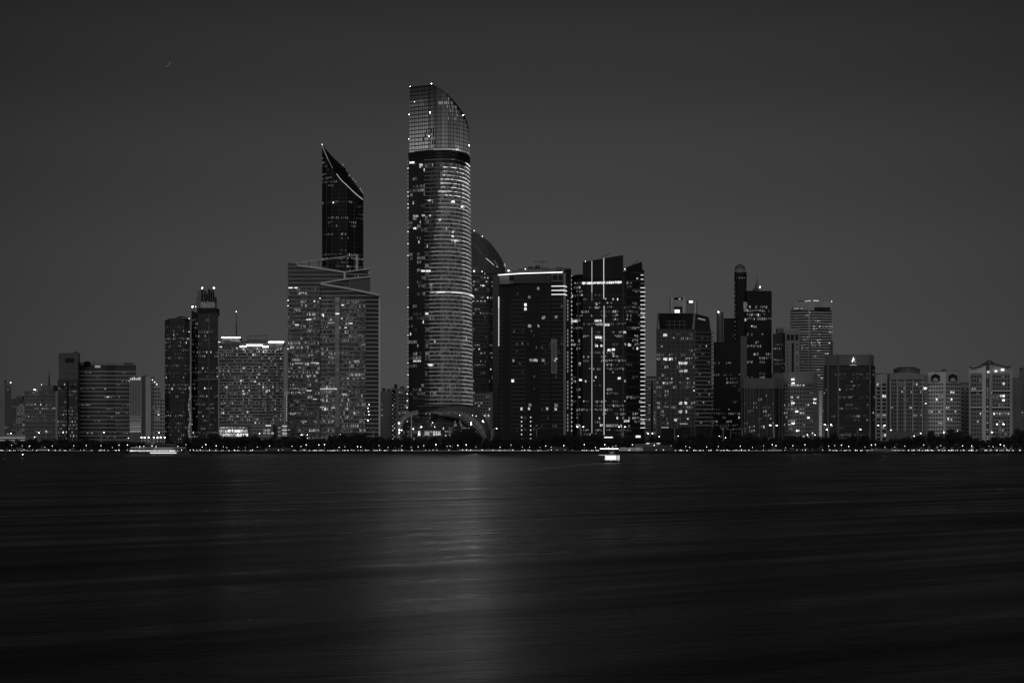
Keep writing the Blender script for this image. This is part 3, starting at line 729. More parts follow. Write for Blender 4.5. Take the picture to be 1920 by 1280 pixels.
# dome topped tower behind
Y = 1850
t = Thing('domed_tower', 'dim tower with a quarter dome roof rising behind the tallest tower', 'tower', loc(912,Y))
cp = [(868,0),(880,-2),(890,-3),(900,-3),(908,-2),(916,0),(924,3),(931,6),(937,9),(941,12),(945,16),(947,20)]
ct = [428,431,434,440,446,452.5,461,470,479,486,494,503]
fl = body(t, 'tower_body', cp, ct, 40, Y, 'slate', backs=[503,428])
facade(t, fl[1:8], GZ+30, 4.3, 2.0, lights(36,.24,.08,.42,.06,.95,run=3,dim=.004), wx=.85, wy=.35, ztop=Zp(505,Y))
facade(t, fl[1:8], GZ+30, 4.3, 2.0, lights(37,.10,.05,.15,.02,.5,run=1), wx=.4, wy=.5, ztop=Zp(490,Y))
pbar(t,'roof_light_string',[(887,456),(897,468),(905,478)],Y-4.5,.4,'strip',.05)
pbar(t,'roof_light_string',[(911,484),(921,492),(926,497)],Y-4,.6,'strip',.55); pbar(t,'roof_light_string',[(930,499),(934,501)],Y+1,.6,'strip',.4)
pbar(t,'roof_light_string',[(926,488),(933,497)],Y+1,.4,'strip',.12)
pbar(t,'roof_light_string',[(946,494),(947.5,500)],Y+16,.7,'strip',.5)
for (x,y,m_) in ((889,432.5,'lampdim'),(889,508,'lamp'),(904,509,'lampdim'),(904.5,443,'lampdim')): beacon(t,x,y,Y-5,.6,m_)
pbox(t,'service_core',923.5,935,515,830,Y-4,6,'slate'); t.windows()
Y = 1760
t = Thing('office_block', 'low grey block with punched windows right behind the tallest tower', 'building', loc(905,Y))
fl = body(t, 'tower_body', [(880,0),(921,0)], [737,737], 18, Y, 'pale')
facade(t, fl, Zp(781,Y), 3.15, 2.9, lights(38,.25,.1,.5,.08,.7,run=2,dark=True), wx=.6, wy=.5)
pbox(t,'corner_pier',919,924,735,822,Y-1,3,'mid')
for x in (909,916): pbox(t,'entrance_light',x-1.5,x+1.5,778,779.6,Y-1,.4,'strip',.9)
facade(t, [(fl[0][0],fl[0][1]-.0,Zp(783,Y)),(fl[1][0],fl[1][1],Zp(783,Y))], Zp(824,Y), 4.4, 1.4, lights(39,.7,.03,.14,.05,.4), wx=.5, wy=.7)
pbox(t,'roof_room',898,920,733,737,Y+4,10,'slate'); t.windows()

# black tower with roof light bar
Y = 1630
t = Thing('black_tower', 'broad black tower with a long roof light bar and a vertical banner', 'tower', loc(1003,Y))
fl = body(t, 'tower_body', [(936,4),(1057,0)], [516,510], 36, Y, 'black')
t2 = body(t, 'side_wing', [(1057.5,0),(1071,5)], [505,505], 34, Y, 'dark')
pbox(t,'corner_pier',1056.5,1061,512,826,Y-1.2,1.6,'grey')
pbar(t,'parapet',[(955,509),(1010,505.5),(1070,503.5)],Y+2,1.6,'slate')
pbar(t,'roof_light_bar',[(934,515.5),(975,512.7),(1055,510.3)],Y-2.5,.85,'strip',1.5)
pbox(t,'roof_terrace',936.5,955,517,532.5,Y-.7,1.0,'grey'); pbox(t,'roof_terrace',955,963,526,532,Y-.6,.9,'slate')
pbox(t,'roof_terrace',1034,1056.5,513,528,Y-.7,.6,'slate')
for x0,x1 in ((1036,1045),(1047,1055)): pbox(t,'terrace_opening',x0,x1,515,525,Y-.95,.2,'black')
for y in (517,): 
    for k in range(9): pbox(t,'upper_panel',964+k*7.6,971+k*7.6,516,531,Y-.5,.3,'dark')
for y in (536.5,544.5,552): pbar(t,'balcony_light',[(1034,y),(1058,y-.3),(1063,y+1.2)],Y-2,.6,'strip',1.3)
zf = Zp(826,Y)
for x0,x1,l in ((937,943,.03),(958,986,.012),(1014,1031,.05),(1035,1056,.012)):
    b_ = [(X(x0,Y),Y+ (4-(x0-936)/30.25 if 1 else 0)-.2,0),(X(x1,Y),Y+4-(x1-936)/30.25-.2,0)]
    for k in range(68):
        z = zf+12+k*3.95
        if z > Zp(556,Y): break
        t.part('balcony_edge', ledge_mb(b_, z, .3, .5), 'slate' if l > .02 else 'steel')
facade(t, [(X(962,Y),Y+3,Zp(536,Y)),(X(1056,Y),Y,Zp(536,Y))], zf+4, 3.95, 2.6, lights(40,.06,.03,.10,.0,.8,run=1), wx=.6, wy=.6)
for (x0,x1,y,l) in ((983,987.5,571,1.0),(983,987.5,579,1.0),(1016,1022,595,.35),(990,995,557,.15),(959,964,713.5,.9),(1001,1008,675,.35),(993,1001,675,.2),(1015,1022,675,.15),(990,996,611,.2),(1008,1011,611,.25),(1040,1045,594,.25),(1007,1011,541,.2),(961,964,676,.2),(991,996,759,.2),(1040,1046,759,.15),(1040,1044,766,.6),(976,980,766,.5),(990,994,766,.5),(1024,1028,766,.35)):
    pbox(t,'lit_window',x0,x1,y-2.6,y+2.6,Y-.6,.2,'win',l)
for x in (978,995):
    for k in range(6): pbox(t,'entrance_light',x-1,x+1,781+k*8,783+k*8,Y-.8,.3,'strip',.8)
for k in range(24): pbox(t,'edge_dash',934.3,936,556+k*3.9,558.6+k*3.9,Y+1.5,.4,'strip',.8)
pbox(t,'edge_glow',934.3,936,556,578,Y+1.7,.3,'strip',.8)
pbox(t,'banner',1033.5,1044.5,635,700,Y-1.0,.25,'grey')
for k,ch in enumerate('GOCE1OOO'):
    cu = bpy.data.curves.new('banner_letter','FONT'); cu.body = ch; cu.size = 4.4; cu.extrude = .05; cu.align_x = 'CENTER'
    to = bpy.data.objects.new('tmp', cu); C.objects.link(to); dg = bpy.context.evaluated_depsgraph_get()
    me = bpy.data.meshes.new_from_object(to.evaluated_get(dg)); bpy.data.objects.remove(to)
    me.materials.clear(); me.materials.append(M['black'])
    lo_ = bpy.data.objects.new('banner_letter', me); C.objects.link(lo_); lo_.parent = t.o
    lo_.location = P(1038.9,649.5+k*6.7,Y-1.1)-t.loc; lo_.rotation_euler = (math.radians(90),0,0)
pbox(t,'banner_lamp',1041,1045,671.5,673,Y-1.4,.3,'strip',.7); pbox(t,'banner_lamp',1039.5,1042,675,677,Y-1.4,.3,'strip',.6)
b = MB(); b.bar(P(1017,504,Y+8),P(1017,491,Y+8),.5,.5); b.bar(P(1001,490.5,Y+8),P(1025,490.5,Y+8),.6,.6); t.part('roof_crane', b, 'darksteel')
for (x0,x1,y0,y1) in ((990,1000,499.5,505),(1003,1013,497.5,504),(1000,1030,502,506),(1043,1054,500.5,506),(972,983,504,507)): pbox(t,'rooftop_plant',x0,x1,y0,y1,Y+10,6,'darksteel')
beacon(t,953.5,507.5,Y,.7,'lamp'); beacon(t,985,504.5,Y+2,.6,'lampdim')
for k in range(36): 
    if k not in (6,7,13,20,21,30): pbox(t,'edge_dash',1063.5,1065.5,562+k*6.9,566.5+k*6.9,Y-.5,.3,'strip',.16)
t.windows()

# black tower with vertical light lines
Y = 1650
t = Thing('black_tower', 'black tower with two tall vertical light lines and glowing balcony dashes on both edges', 'tower', loc(1140,Y))
fl = body(t, 'tower_body', [(1072,6),(1093,2),(1174,-3),(1208,3)], [520,516,512,506], 36, Y, 'black')
b = MB(); b.hull([P(1092.5,522,Y-.5),P(1168.5,522,Y-3.2),P(1168.5,522,Y+16),P(1092.5,522,Y+16)],[P(1092.5,491,Y-.5),P(1168.5,478,Y-3.2),P(1168.5,479,Y+16),P(1092.5,492,Y+16)]); t.part('roof_blade', b, 'black')
b = MB(); b.hull([P(1174,520,Y-3.5),P(1206.5,520,Y+2.6),P(1206.5,520,Y+14),P(1174,520,Y+14)],[P(1174,501,Y-3.5),P(1203.5,490.5,Y+2.6),P(1203.5,490.5,Y+14),P(1174,501,Y+14)]); t.part('roof_blade', b, 'black')
b = MB(); pts=[(1072,519),(1077,515.8),(1085,514.5),(1093,515)]
for p,q in zip(pts[:-1],pts[1:]): b.bar(P(p[0],p[1]+1.5,Y+3),P(q[0],q[1]+1.5,Y+3),6,1.4)
t.part('curved_parapet', b, 'black')
pbar(t,'roof_crane_arm',[(1127,483),(1131,480),(1144,475.5)],Y-2,.6,'darksteel'); pbar(t,'roof_crane_arm',[(1184,498),(1196,488.5)],Y+1,.6,'darksteel')
beacon(t,1097.5,490,Y-1,.5,'lampdim'); beacon(t,1171.5,504.5,Y-3,.6,'lampdim')
for (x,y0,y1,l) in ((1109.8,489,548,.5),(1109.8,548,564,.14),(1109.8,613,812,.42),(1132,484,560,.75),(1132.6,573,815,.6)):
    pbox(t,'vertical_light_line',x-.55,x+.55,y0,y1,Y-4.6,.5,'strip',l)
R = random.Random(6)
x = 1092
while x < 1165:
    wd = 1+R.random()*4; pbox(t,'lit_gallery',x,x+wd-.3,529-(x-1092)*.028,533-(x-1092)*.028,Y-1.0-(x-1092)*.035,.3,'win',.5+R.random()); x += wd
facade(t, fl[:2], GZ+14, 3.95, 2.2, lights(41,.30,.05,.3,.07,.8,run=2), wx=.7, wy=.55, ztop=Zp(522,Y))
facade(t, fl[1:3], GZ+14, 3.95, 1.9, lights(42,.27,.05,.34,.07,.9,run=3,dim=.0015), wx=.7, wy=.55, ztop=Zp(545,Y))
facade(t, fl[2:], GZ+14, 3.95, 2.1, lights(43,.32,.05,.28,.05,.8,run=3), wx=.75, wy=.6, ztop=Zp(514,Y))
ledges(t, fl[2:], GZ+14, 3.95, .25, .3, 'steel', every=2)
pbox(t,'corner_mullion',1168,1168.8,520,820,Y-3.6,.4,'slate'); pbox(t,'corner_mullion',1083.2,1084,545,820,Y+3.2,.4,'steel')
for (x0,x1,y,l) in ((1147,1153,655,1.0),(1139,1145,656,.9),(1116,1129,632.5,.9),(1115,1128,601,.6),(1068,1083,602,.6),(1134,1143,609,.6),(1116,1121,648,.9),(1126,1130,648,.7),(1086,1091,712,1.0),(1177,1183,646.5,.8),(1169,1174,623,.6),(1158,1164,709,1.0),(1118,1120,570,.8),(1117,1130,608,.3),(1148,1152,663,.3),(1125,1130,797,.6),(1163,1166,798,.6),(1085,1089,681,.5),(1170,1180,789,.5)):
    pbox(t,'lit_window',x0,x1,y-2,y+2,Y-4.4 if 1100<x0<1178 else Y+.5,.3,'win',l)
for k in range(37): 
    y = 517+k*8.05; R.random(); pbox(t,'balcony_dash',1068,1073 if k>4 else 1072,y-.6,y+.6,Y+5,.6,'strip',.9)
    y = 515.5+k*7.95
    pbox(t,'balcony_dash',1201 if k>2 else 1201.5,1209.8 if k>2 else 1206.5,y-.6,y+.6,Y+1.2,.6,'strip',.95 if k not in (2,) else .08)
for x0,x1,l in ((1136,1147,.2),(1147,1160,.12),(1080,1087,.2)): pbox(t,'lobby_window',x0,x1,795,800,Y-3.6,.2,'win',l)
t.windows()

Y = 1800
t = Thing('apartment_block', 'grey apartment block between the two light edged black tower and the crowned terrace tower', 'building', loc(1222,Y))
fl = body(t, 'tower_body', [(1205,0),(1235,0)], [709,709], 20, Y, 'pale')
facade(t, fl, GZ+6, 3.6, 3, lights(44,.25,.1,.5,.05,.4,dark=True,run=1), wx=.45, wy=.5); pbox(t,'rooftop_plant',1213,1232,705,709,Y+3,8,'slate'); 
pbox(t,'stair_shaft',1221,1224,714,826,Y-.6,.8,'black'); t.windows()

# terrace tower
Y = 1625
t = Thing('terrace_tower', 'grid fronted residential tower with a floodlit twin box on its dark recessed crown', 'tower', loc(1282,Y))
fl = body(t, 'tower_body', [(1231,2),(1303,0),(1334,9)], [617,617,625], 34, Y, 'dark')
b = MB(); b.hull([P(1237,618,Y+3),P(1297,618,Y+2),P(1297,618,Y+20),P(1237,618,Y+20)],[P(1234,587,Y+1),P(1301,587,Y+1),P(1301,587,Y+20),P(1234,587,Y+20)]); t.part('dark_crown', b, 'black')
b = MB(); b.hull([P(1302,622,Y+1),P(1334,628,Y+9),P(1334,628,Y+24),P(1302,620,Y+24)],[P(1304,588,Y+1),P(1329,594,Y+8),P(1329,594,Y+24),P(1304,588,Y+24)]); t.part('side_crown', b, 'dark')
pbar(t,'crown_corner_post',[(1302,587),(1300,617)],Y,2.0,'grey'); pbar(t,'crown_corner_post',[(1234,587),(1232.5,617)],Y,1.4,'slate'); pbar(t,'crown_rail',[(1233,587),(1302,587),(1330,594.5)],Y,.6,'grey')
for x in (1255,1264,1274,1283): pbox(t,'crown_mullion',x,x+.7,601,617,Y,.4,'steel')
pbox(t,'crown_mullion',1248,1287,602,602.8,Y-.2,.4,'steel'); pbox(t,'crown_mullion',1248,1287,608.5,609.3,Y-.2,.4,'steel')
for k in range(7): pbox(t,'crown_light',1309+k*2,1310.1+k*2,595.5+k*.5,598+k*.5,Y+1,.3,'strip',.3)
pbox(t,'roof_box',1257.5,1287.5,557,587,Y+4,10,'mid'); pbox(t,'roof_box',1288,1308,563.5,587,Y+6,8,'grey')
pbox(t,'box_recess',1264,1279,575,587,Y+3.5,.4,'black'); pbox(t,'box_recess',1264,1280,557.5,562,Y+3.6,.3,'black'); pbox(t,'box_recess',1288.5,1299,563.8,568.5,Y+5.6,.3,'black')
pbox(t,'box_post',1258,1261,557,587,Y+3.4,.5,'pale'); pbox(t,'box_post',1281,1284,557,587,Y+3.4,.5,'pale'); pbox(t,'box_post',1302,1305,564,587,Y+5.4,.5,'pale')
for k in range(4): pbox(t,'box_louvre',1264,1280,563.5+k*2.6,564.6+k*2.6,Y+3.6,.3,'pale')
pbox(t,'floodlight',1265,1274.5,580.5,587,Y+3,.4,'strip',1.3); pbox(t,'floodlight',1292,1299,563.8,567.6,Y+5.2,.4,'strip',1.6); pbox(t,'floodlight',1273,1276,559.5,561,Y+3.2,.3,'strip',.7)
ledges(t, fl[:2], Zp(798,Y), 3.85, .42, .35, 'slate', zmax=Zp(616,Y))
f2 = [fl[1],fl[2]]
for k in range(24):
    z = Zp(798,Y)+k*3.85; a = fl[1]; q = fl[2]; ext = (X(1336.5,Y+9),Y+9,0)
    t.part('balcony', ledge_mb([a,ext], z, 1.15, 1.1), 'grey' if k<14 else 'slate')
for k in range(24):
    z = Zp(798,Y)+k*3.85; t.part('balcony', ledge_mb([(X(1230,Y+2),Y+1.8,0),(X(1238,Y+2),Y+1.6,0)], z, .9, 1.0), 'slate')
fins(t, fl[0], fl[1], Zp(826,Y), Zp(617,Y), 9, .5, .4, 'slate')
facade(t, fl[:2], Zp(798,Y)+.3, 3.85, 1.9, lights(45,.34,.04,.26,.08,.75,run=2), wx=.75, wy=.6, ztop=Zp(616,Y))
facade(t, fl[1:], Zp(798,Y)+1.2, 3.85, 1.8, lights(46,.22,.04,.2,.06,.5,run=2), wx=.6, wy=.4, ztop=Zp(624,Y))
for (x0,x1,y,l) in ((1244,1251,673,.9),(1254,1261,673,.8),(1272,1280,680.5,.7),(1282,1289,680.5,.8),(1244,1251,628,.7),(1273,1279,755.5,.6),(1283,1288,755.5,.9),(1273,1279,771.5,.7),(1285,1288,771.5,.7),(1273,1280,695,.4),(1282,1289,695,.4),(1264,1269,787,.5)): pbox(t,'lit_window',x0,x1,y-2.4,y+2.4,Y-.6,.2,'win',l)
for (x0,x1,y) in ((1240,1254,801),(1275,1289,794)): pbox(t,'podium_light',x0,x1,y-.5,y+.7,Y-1,.3,'strip',.4)
pbox(t,'ground_recess',1240,1300,800,826,Y-.4,.3,'black'); fins(t,fl[0],fl[1],Zp(826,Y),Zp(798,Y),12,.4,.7,'slate')
t.windows()
Y = 1750
t = Thing('apartment_block', 'narrow pale lit slice of building right behind the terrace tower', 'building', loc(1336,Y))
fl = body(t,'tower_body',[(1330,0),(1339,0)],[722,722],15,Y,'pale'); facade(t, fl, GZ+5, 3.6, 2.4, lights(47,.1,.1,.3,.0,.3,dark=True), wx=.4, wy=.4); t.windows()

# dark cluster with domed shaft
Y = 1720
t = Thing('dome_shaft_tower', 'dark tower cluster with slender pale domed shaft and spired side block', 'tower', loc(1395,Y))
fl = body(t,'low_wing',[(1338,0),(1388,0)],[641,641],30,Y-6,'black')
facade(t, fl, GZ+8, 3.9, 2.0, lights(48,.34,.04,.22,.04,.9,run=3), wx=.55, wy=.5)
f2 = body(t,'mid_wing',[(1357,0),(1377,0)],[596.5,596.5],20,Y,'black'); facade(t, f2, Zp(641,Y), 3.9, 2.0, lights(49,.3,.05,.3,.08,.6), wx=.5, wy=.5)
b = MB(); b.tube((X(1351,Y),Y+4,Zp(645,Y)),(X(1351,Y),Y+4,Zp(585,Y)),3.4,3.4,12); t.part('round_shaft', b, 'slate')
beacon(t,1347,584.5,Y,.8); mast(t,1356,578,585,Y+4,.25)
f3 = body(t,'dome_shaft',[(1377,2),(1381,-1),(1396,-1),(1400,2)],[510.5]*4,14,Y-3,'black')
b = MB(); b.tube((X(1388.5,Y),Y+4,Zp(511,Y)),(X(1388.5,Y),Y+4,Zp(504,Y)),5.7,5.5,20); t.part('dome_drum', b, 'grey')
b = MB(); b.ball((X(1388.5,Y),Y+4,Zp(504,Y)),5.3,20,7,.95,half=True); t.part('dome', b, 'slate')
mast(t,1388.5,492,496,Y+4,.3)
for k in range(4): pbox(t,'window',1381.5+k*4.6,1382.6+k*4.6,520,521.5,Y-4.2,.15,'win',.25)
for k in range(14): pbox(t,'window',1378,1379,530+k*8,532+k*8,Y-2.6,.15,'win',.12)
f4 = body(t,'main_block',[(1400,0),(1447,0)],[545,545.5],30,Y,'black')
facade(t, f4, GZ+40, 3.95, 2.05, lights(50,.34,.05,.34,.09,.9,run=3), wx=.6, wy=.6, skip=4)
pbox(t,'lit_stair',1394,1401,566,584,Y-4.2,.2,'win',.1); pbox(t,'lit_stair',1396,1399,597,602,Y-4.2,.2,'win',.4)
pbox(t,'grey_slab',1388.5,1400.5,630,712,Y-8,4,'slate')
pbox(t,'spire_base',1413,1424,541,545,Y+8,6,'darksteel'); pbox(t,'spire_base',1416,1422,536,541,Y+9,4,'darksteel'); pbox(t,'spire_base',1417.5,1420.5,531,536,Y+10,2.4,'darksteel'); mast(t,1419.5,515,531,Y+11,.45,name='spire')
beacon(t,1425,538,Y+6,.7); t.windows()

Y = 1610
t = Thing('ribbed_block', 'low dark block with vertical ribs under a pale blank fascia', 'building', loc(1430,Y))
fl = body(t,'block_body',[(1388,3),(1394,0),(1452,0),(1470,4)],[712]*4,24,Y,'dark')
t.part('fascia', ledge_mb(fl, Zp(728,Y), 9.6, .6), 'slate')
for k,x in enumerate((1391,1396,1401,1407,1412.5,1424,1438,1450,1461,1467)): pbox(t,'facade_rib',x-.6,x+.6,728,828,Y-1.0,1.6,'slate')
facade(t, fl[1:3], GZ+6, 3.7, 2.3, lights(51,.26,.05,.35,.04,.6,run=2), wx=.5, wy=.6, ztop=Zp(730,Y)); t.windows()

Y = 1700
t = Thing('office_block', 'dark glass block joined to a paler pier with three roof openings', 'building', loc(1475,Y))
fl = body(t,'glass_wing',[(1449,0),(1473,2)],[626,624],24,Y,'dark'); facade(t, fl, GZ+20, 3.8, 1.8, lights(52,.38,.05,.28,.05,.9,run=4), wx=.6, wy=.45)
f2 = body(t,'pale_pier',[(1472,0),(1499,0),(1502,3)],[618,618,636],24,Y-2,'grey')
for x in (1475.5,1483,1491): pbox(t,'roof_opening',x,x+5.5,627,637.5,Y-2.4,.3,'black')
pbox(t,'stair_shaft',1484.5,1488.5,643,715,Y-2.4,.3,'black'); facade(t, f2[:2], GZ+20, 3.8, 4.4, lights(53,.15,.1,.4,.05,.3,dark=True), wx=.3, wy=.3, ztop=Zp(640,Y))
pbar(t,'roof_rail',[(1455,614.5),(1486,614)],Y+4,.5,'steel'); pbox(t,'rooftop_plant',1457,1470,616,624,Y+8,8,'slate'); t.windows()

Y = 1880
t = Thing('banded_tower', 'pale grey tower of horizontal window bands with lights on its flat roof', 'tower', loc(1521,Y))
fl = body(t,'tower_body',[(1481,8),(1517,-2),(1561,4)],[568,564.5,565],30,Y,'mid')
for k in range(44):
    z = Zp(584,Y)-k*2.98; R.random()
    if z < GZ+30: break
    for nm,(a,q) in (('window_band',(fl[0],fl[1])),('window_band',(fl[1],fl[2]))):
        if k*5.0+584 > 640 and a is fl[1]: pass
        sa = .03; p1 = tuple(a[i]+(q[i]-a[i])*sa for i in range(2)); p2 = tuple(a[i]+(q[i]-a[i])*(1-sa) for i in range(2))
        t.part(nm, ledge_mb([p1+(0,),p2+(0,)], z, 1.35, .07), 'black')
facade(t, fl[:2], Zp(584,Y)-44*2.98, 2.98, 2.2, lights(54,.27,.1,.5,.06,.8,run=2), wx=.6, wy=.42, off=.12, ztop=Zp(584,Y)+2)
facade(t, fl[1:], Zp(584,Y)-44*2.98, 2.98, 2.4, lights(55,.22,.1,.7,.06,.9,run=2), wx=.8, wy=.42, off=.12, ztop=Zp(584,Y)+2)
pbox(t,'top_windows',1486,1508,576,580,Y+1,.4,'black'); pbox(t,'top_windows',1527,1557,576,581,Y-1.2,.4,'black')
R = random.Random(5)
for k in range(12): pbox(t,'top_light',1488+k*1.8+(20 if k>9 else 0),1489+k*1.8+(20 if k>9 else 0),577,579.5,Y+.4,.3,'strip',.4*R.random())
pbar(t,'roof_light',[(1509,565),(1520,563.5)],Y+6,.8,'strip',.6); pbar(t,'roof_light',[(1525,563.5),(1535,564)],Y+6,.8,'strip',.7); pbox(t,'rooftop_plant',1500,1536,563,566,Y+8,8,'slate'); beacon(t,1559.5,565,Y-1,.5,'lampdim')
pbox(t,'dark_recess',1517,1521,635,710,Y-2.6,.4,'slate'); pbox(t,'dark_corner',1559,1562,640,720,Y,6,'slate'); t.windows()

Y = 1615
t = Thing('apartment_block', 'pale rounded apartment block with deep fascia and brightly lit middle rooms', 'building', loc(1498,Y))
fl = body(t,'block_body',[(1468,5),(1482,0),(1510,-2),(1525,2),(1533,9)],[698,697,697,697,698],24,Y,'grey')
facade(t, fl[:4], GZ+4, 3.75, 2.55, lights(56,.24,.1,.75,.12,.5,run=2,dark=True), wx=.66, wy=.42, ztop=Zp(712,Y))
ledges(t, fl, GZ+4, 3.75, .35, .3, 'slate', zmax=Zp(712,Y))
pbox(t,'fascia_wing',1448,1470,699,714,Y+6,10,'slate'); pbox(t,'end_pier',1526,1534,706,826,Y+3,6,'slate')
for (x,y) in ((1487,711),(1487,718),(1487,755.5),(1494,771),(1516,783),(1487,793.5),(1528,755),(1528,748),(1496,807)): pbox(t,'bright_room',x-3,x+2.5,y-1.5,y+1.5,Y-3.2,.2,'win',1.5)
t.windows()
Y = 1760
t = Thing('apartment_block', 'slim bright edge of a building between rounded block and emblem block', 'building', loc(1539,Y))
fl = body(t,'tower_body',[(1534,0),(1543,0)],[731,731],14,Y,'mid'); 
for k in range(22): pbox(t,'lit_landing',1536,1541,733+k*4.2,735.4+k*4.2,Y-.3,.2,'strip',.08+.012*k)

# emblem block
Y = 1620
t = Thing('emblem_block', 'dark block with a glowing drop emblem on its finned upper band', 'office block', loc(1592,Y))
fl = body(t,'block_body',[(1544,4),(1573,0),(1631,0),(1641,4)],[686,686,686,686],30,Y,'dark')
f2 = body(t,'upper_band',[(1546,3),(1572,0),(1632,0),(1638.5,3)],[665,664.5,664.5,666],28,Y-1,'slate',z0=Zp(685,Y))
fins(t,f2[1],f2[2],Zp(684,Y),Zp(665,Y),30,.35,.3,'grey')
for x in (1553,1572,1631): pbox(t,'pilaster',x-1.5,x+1.5,665,828,Y-2.4,2.2,'slate')
facade(t, [(fl[1][0],fl[1][1],Zp(689,Y)),(fl[2][0],fl[2][1],Zp(689,Y))], GZ+6, 3.6, 1.6, lights(57,.28,.03,.2,.03,.95,run=4,dim=.004), wx=.6, wy=.5)
facade(t, fl[:2], GZ+6, 3.6, 1.8, lights(58,.12,.03,.2,.03,.7), wx=.4, wy=.5); facade(t, fl[2:], GZ+6, 3.6, 1.8, lights(59,.12,.03,.2,.06,.7), wx=.4, wy=.5)
def flat(t,name,pts,Yq,m,lum,th=.3):
    b = MB(); b.hull([P(x,y,Yq) for x,y in pts],[P(x,y,Yq+th) for x,y in pts],lum); t.part(name,b,m)
Ye = Y-1.8
flat(t,'emblem',[(1600.2,668.6),(1601.3,672),(1602.6,675),(1600.3,675.8),(1599,677.6),(1599,679.4),(1597.6,678.6),(1597,676.6),(1597.6,674.6),(1598.8,673.2),(1599.2,671)],Ye,'strip',1.3)
flat(t,'emblem',[(1601.3,667.8),(1604.2,672.5),(1605.4,676.3),(1604.8,679.3),(1602.5,680.8),(1604.2,677.5),(1604,674),(1602.6,670.4)],Ye,'strip',.09)
flat(t,'emblem',[(1601.3,677.6),(1602.6,677.2),(1603.2,678.4),(1601.5,679.4)],Ye,'strip',.35)
flat(t,'emblem_base',[(1592,685.4),(1596,683.3),(1601,682.8),(1606,684),(1606.5,685.4),(1601,684.6),(1596,685)],Y-2.4,'strip',.2)
mast(t,1569,660,664,Y+3,.3); mast(t,1630,656,664,Y+3,.3); mast(t,1633.5,660,664,Y+3,.25)
t.windows()

# right hand white blocks
Y = 1640
t = Thing('apartment_block', 'slim pale block with paired square windows beside the emblem block', 'building', loc(1654,Y))
fl = body(t,'block_body',[(1642,0),(1663,0),(1669,4)],[702,701,701],24,Y,'mid')
facade(t, fl[:2], GZ+6, 3.72, 4.6, lights(60,.14,.1,.5,.1,.5,dark=True,run=1), wx=.6, wy=.6, ztop=Zp(712,Y))
for x in (1642.8,1652.4,1662): pbox(t,'facade_rib',x-.5,x+.5,710,828,Y-1,1,'pale')
pbox(t,'parapet',1642,1668,699.5,701.5,Y+1,10,'slate'); pbox(t,'dark_gap',1664,1668,708,828,Y+1,1,'slate'); t.windows()
Y = 1630
t = Thing('apartment_block', 'wide grey block with a stepped roof drum and dark vertical bays', 'building', loc(1703,Y))
fl = body(t,'block_body',[(1668,2),(1703,-2),(1733,2),(1740,6)],[700,697.5,702,704],26,Y,'grey')
b = MB(); cx = X(1700,Y+12); b.tube((cx,Y+12,Zp(700,Y)),(cx,Y+12,Zp(692,Y)),12.3,12.3,20); b.tube((cx,Y+12,Zp(692,Y)),(cx,Y+12,Zp(690.3,Y)),12.8,12.6,20); t.part('roof_drum', b, 'slate')
b = MB(); b.tube((cx,Y+12,Zp(690.3,Y)),(cx,Y+12,Zp(687.3,Y)),9.8,8.6,20); t.part('roof_disc', b, 'darksteel')
facade(t, fl[:3], GZ+6, 3.72, 2.3, lights(61,.12,.1,.5,.06,.7,dark=True,run=2), wx=.72, wy=.45, ztop=Zp(706,Y))
for x,y0 in ((1675.5,737),(1690,737),(1704,722),(1723,725)): pbox(t,'dark_bay',x-1.2,x+1.2,y0,820,Y-2.6,1.0,'slate')
for x in (1669.5,1682.5,1697,1711.5,1729.5): pbox(t,'facade_pier',x-1,x+1,712,822,Y-2.9,1.4,'mid')
for k in range(20): pbox(t,'balcony',1733.5,1739,725.5+k*5,727+k*5,Y+.8,1.6,'mid')
pbox(t,'low_wing',1666,1735,808,828,Y-5,4,'slate'); beacon(t,1735,728,Y,.8,'lamp'); beacon(t,1736,756,Y,.6,'lampdim'); t.windows()
Y = 1635
t = Thing('apartment_block', 'white block with two angled faces each topped by a dark arched opening', 'building', loc(1770,Y))
fl = body(t,'block_body',[(1739.5,4),(1769,-2),(1773,-2)],[698,696.5,696.5],26,Y,'pale')
f2 = body(t,'block_body',[(1773.5,-1.5),(1801.5,5)],[696,697],26,Y,'mid')  # right face given a darker render to imitate its shaded side
facade(t, fl[:2], GZ+6, 3.72, 2.5, lights(62,.06,.2,.9,.04,.5,dark=True,run=2), wx=.6, wy=.45, ztop=Zp(714,Y))
facade(t, f2, GZ+6, 3.72, 2.5, lights(63,.08,.2,.9,.04,.5,dark=True,run=2), wx=.66, wy=.45, ztop=Zp(714,Y))
for x,yy in ((1754,Y-.2),(1786.5,Y)):
    flat(t,'arched_opening',[(x-8,714),(x-8,704),(x,700),(x+8.5,704),(x+8.5,714)],yy-.9,'black',0,.3)
    flat(t,'arch_infill',[(x-4.5,714.5),(x-4.5,710.5),(x,707.5),(x+5,710.5),(x+5,714.5)],yy-1.2,'mid',0,.3)
for (x0,x1,y) in ((1755,1757.5,748.5),(1783,1785.5,748.5),(1777,1779,785)): pbox(t,'bright_room',x0,x1,y-2,y+2,Y-2.2,.3,'strip',1.0)
pbox(t,'rooftop_plant',1768,1775,692.5,697,Y+8,6,'slate'); mast(t,1771,688,693,Y+9,.2)
b = MB(); b.box(X(1762,Y),X(1803,Y),Y+8,Y+20,Zp(696,Y),Zp(694.8,Y)); t.part('roof_slab', b, 'slate'); t.windows()
Y = 1720
t = Thing('apartment_block', 'narrow shaded block between the arched white block and the gabled block', 'building', loc(1810,Y))
fl = body(t,'block_body',[(1800,0),(1819,0)],[720,720],20,Y,'grey'); pbox(t,'roof_cap',1804,1819,717,720.5,Y+3,8,'slate'); pbox(t,'stair_shaft',1808.5,1813,732,826,Y-.5,.5,'slate')
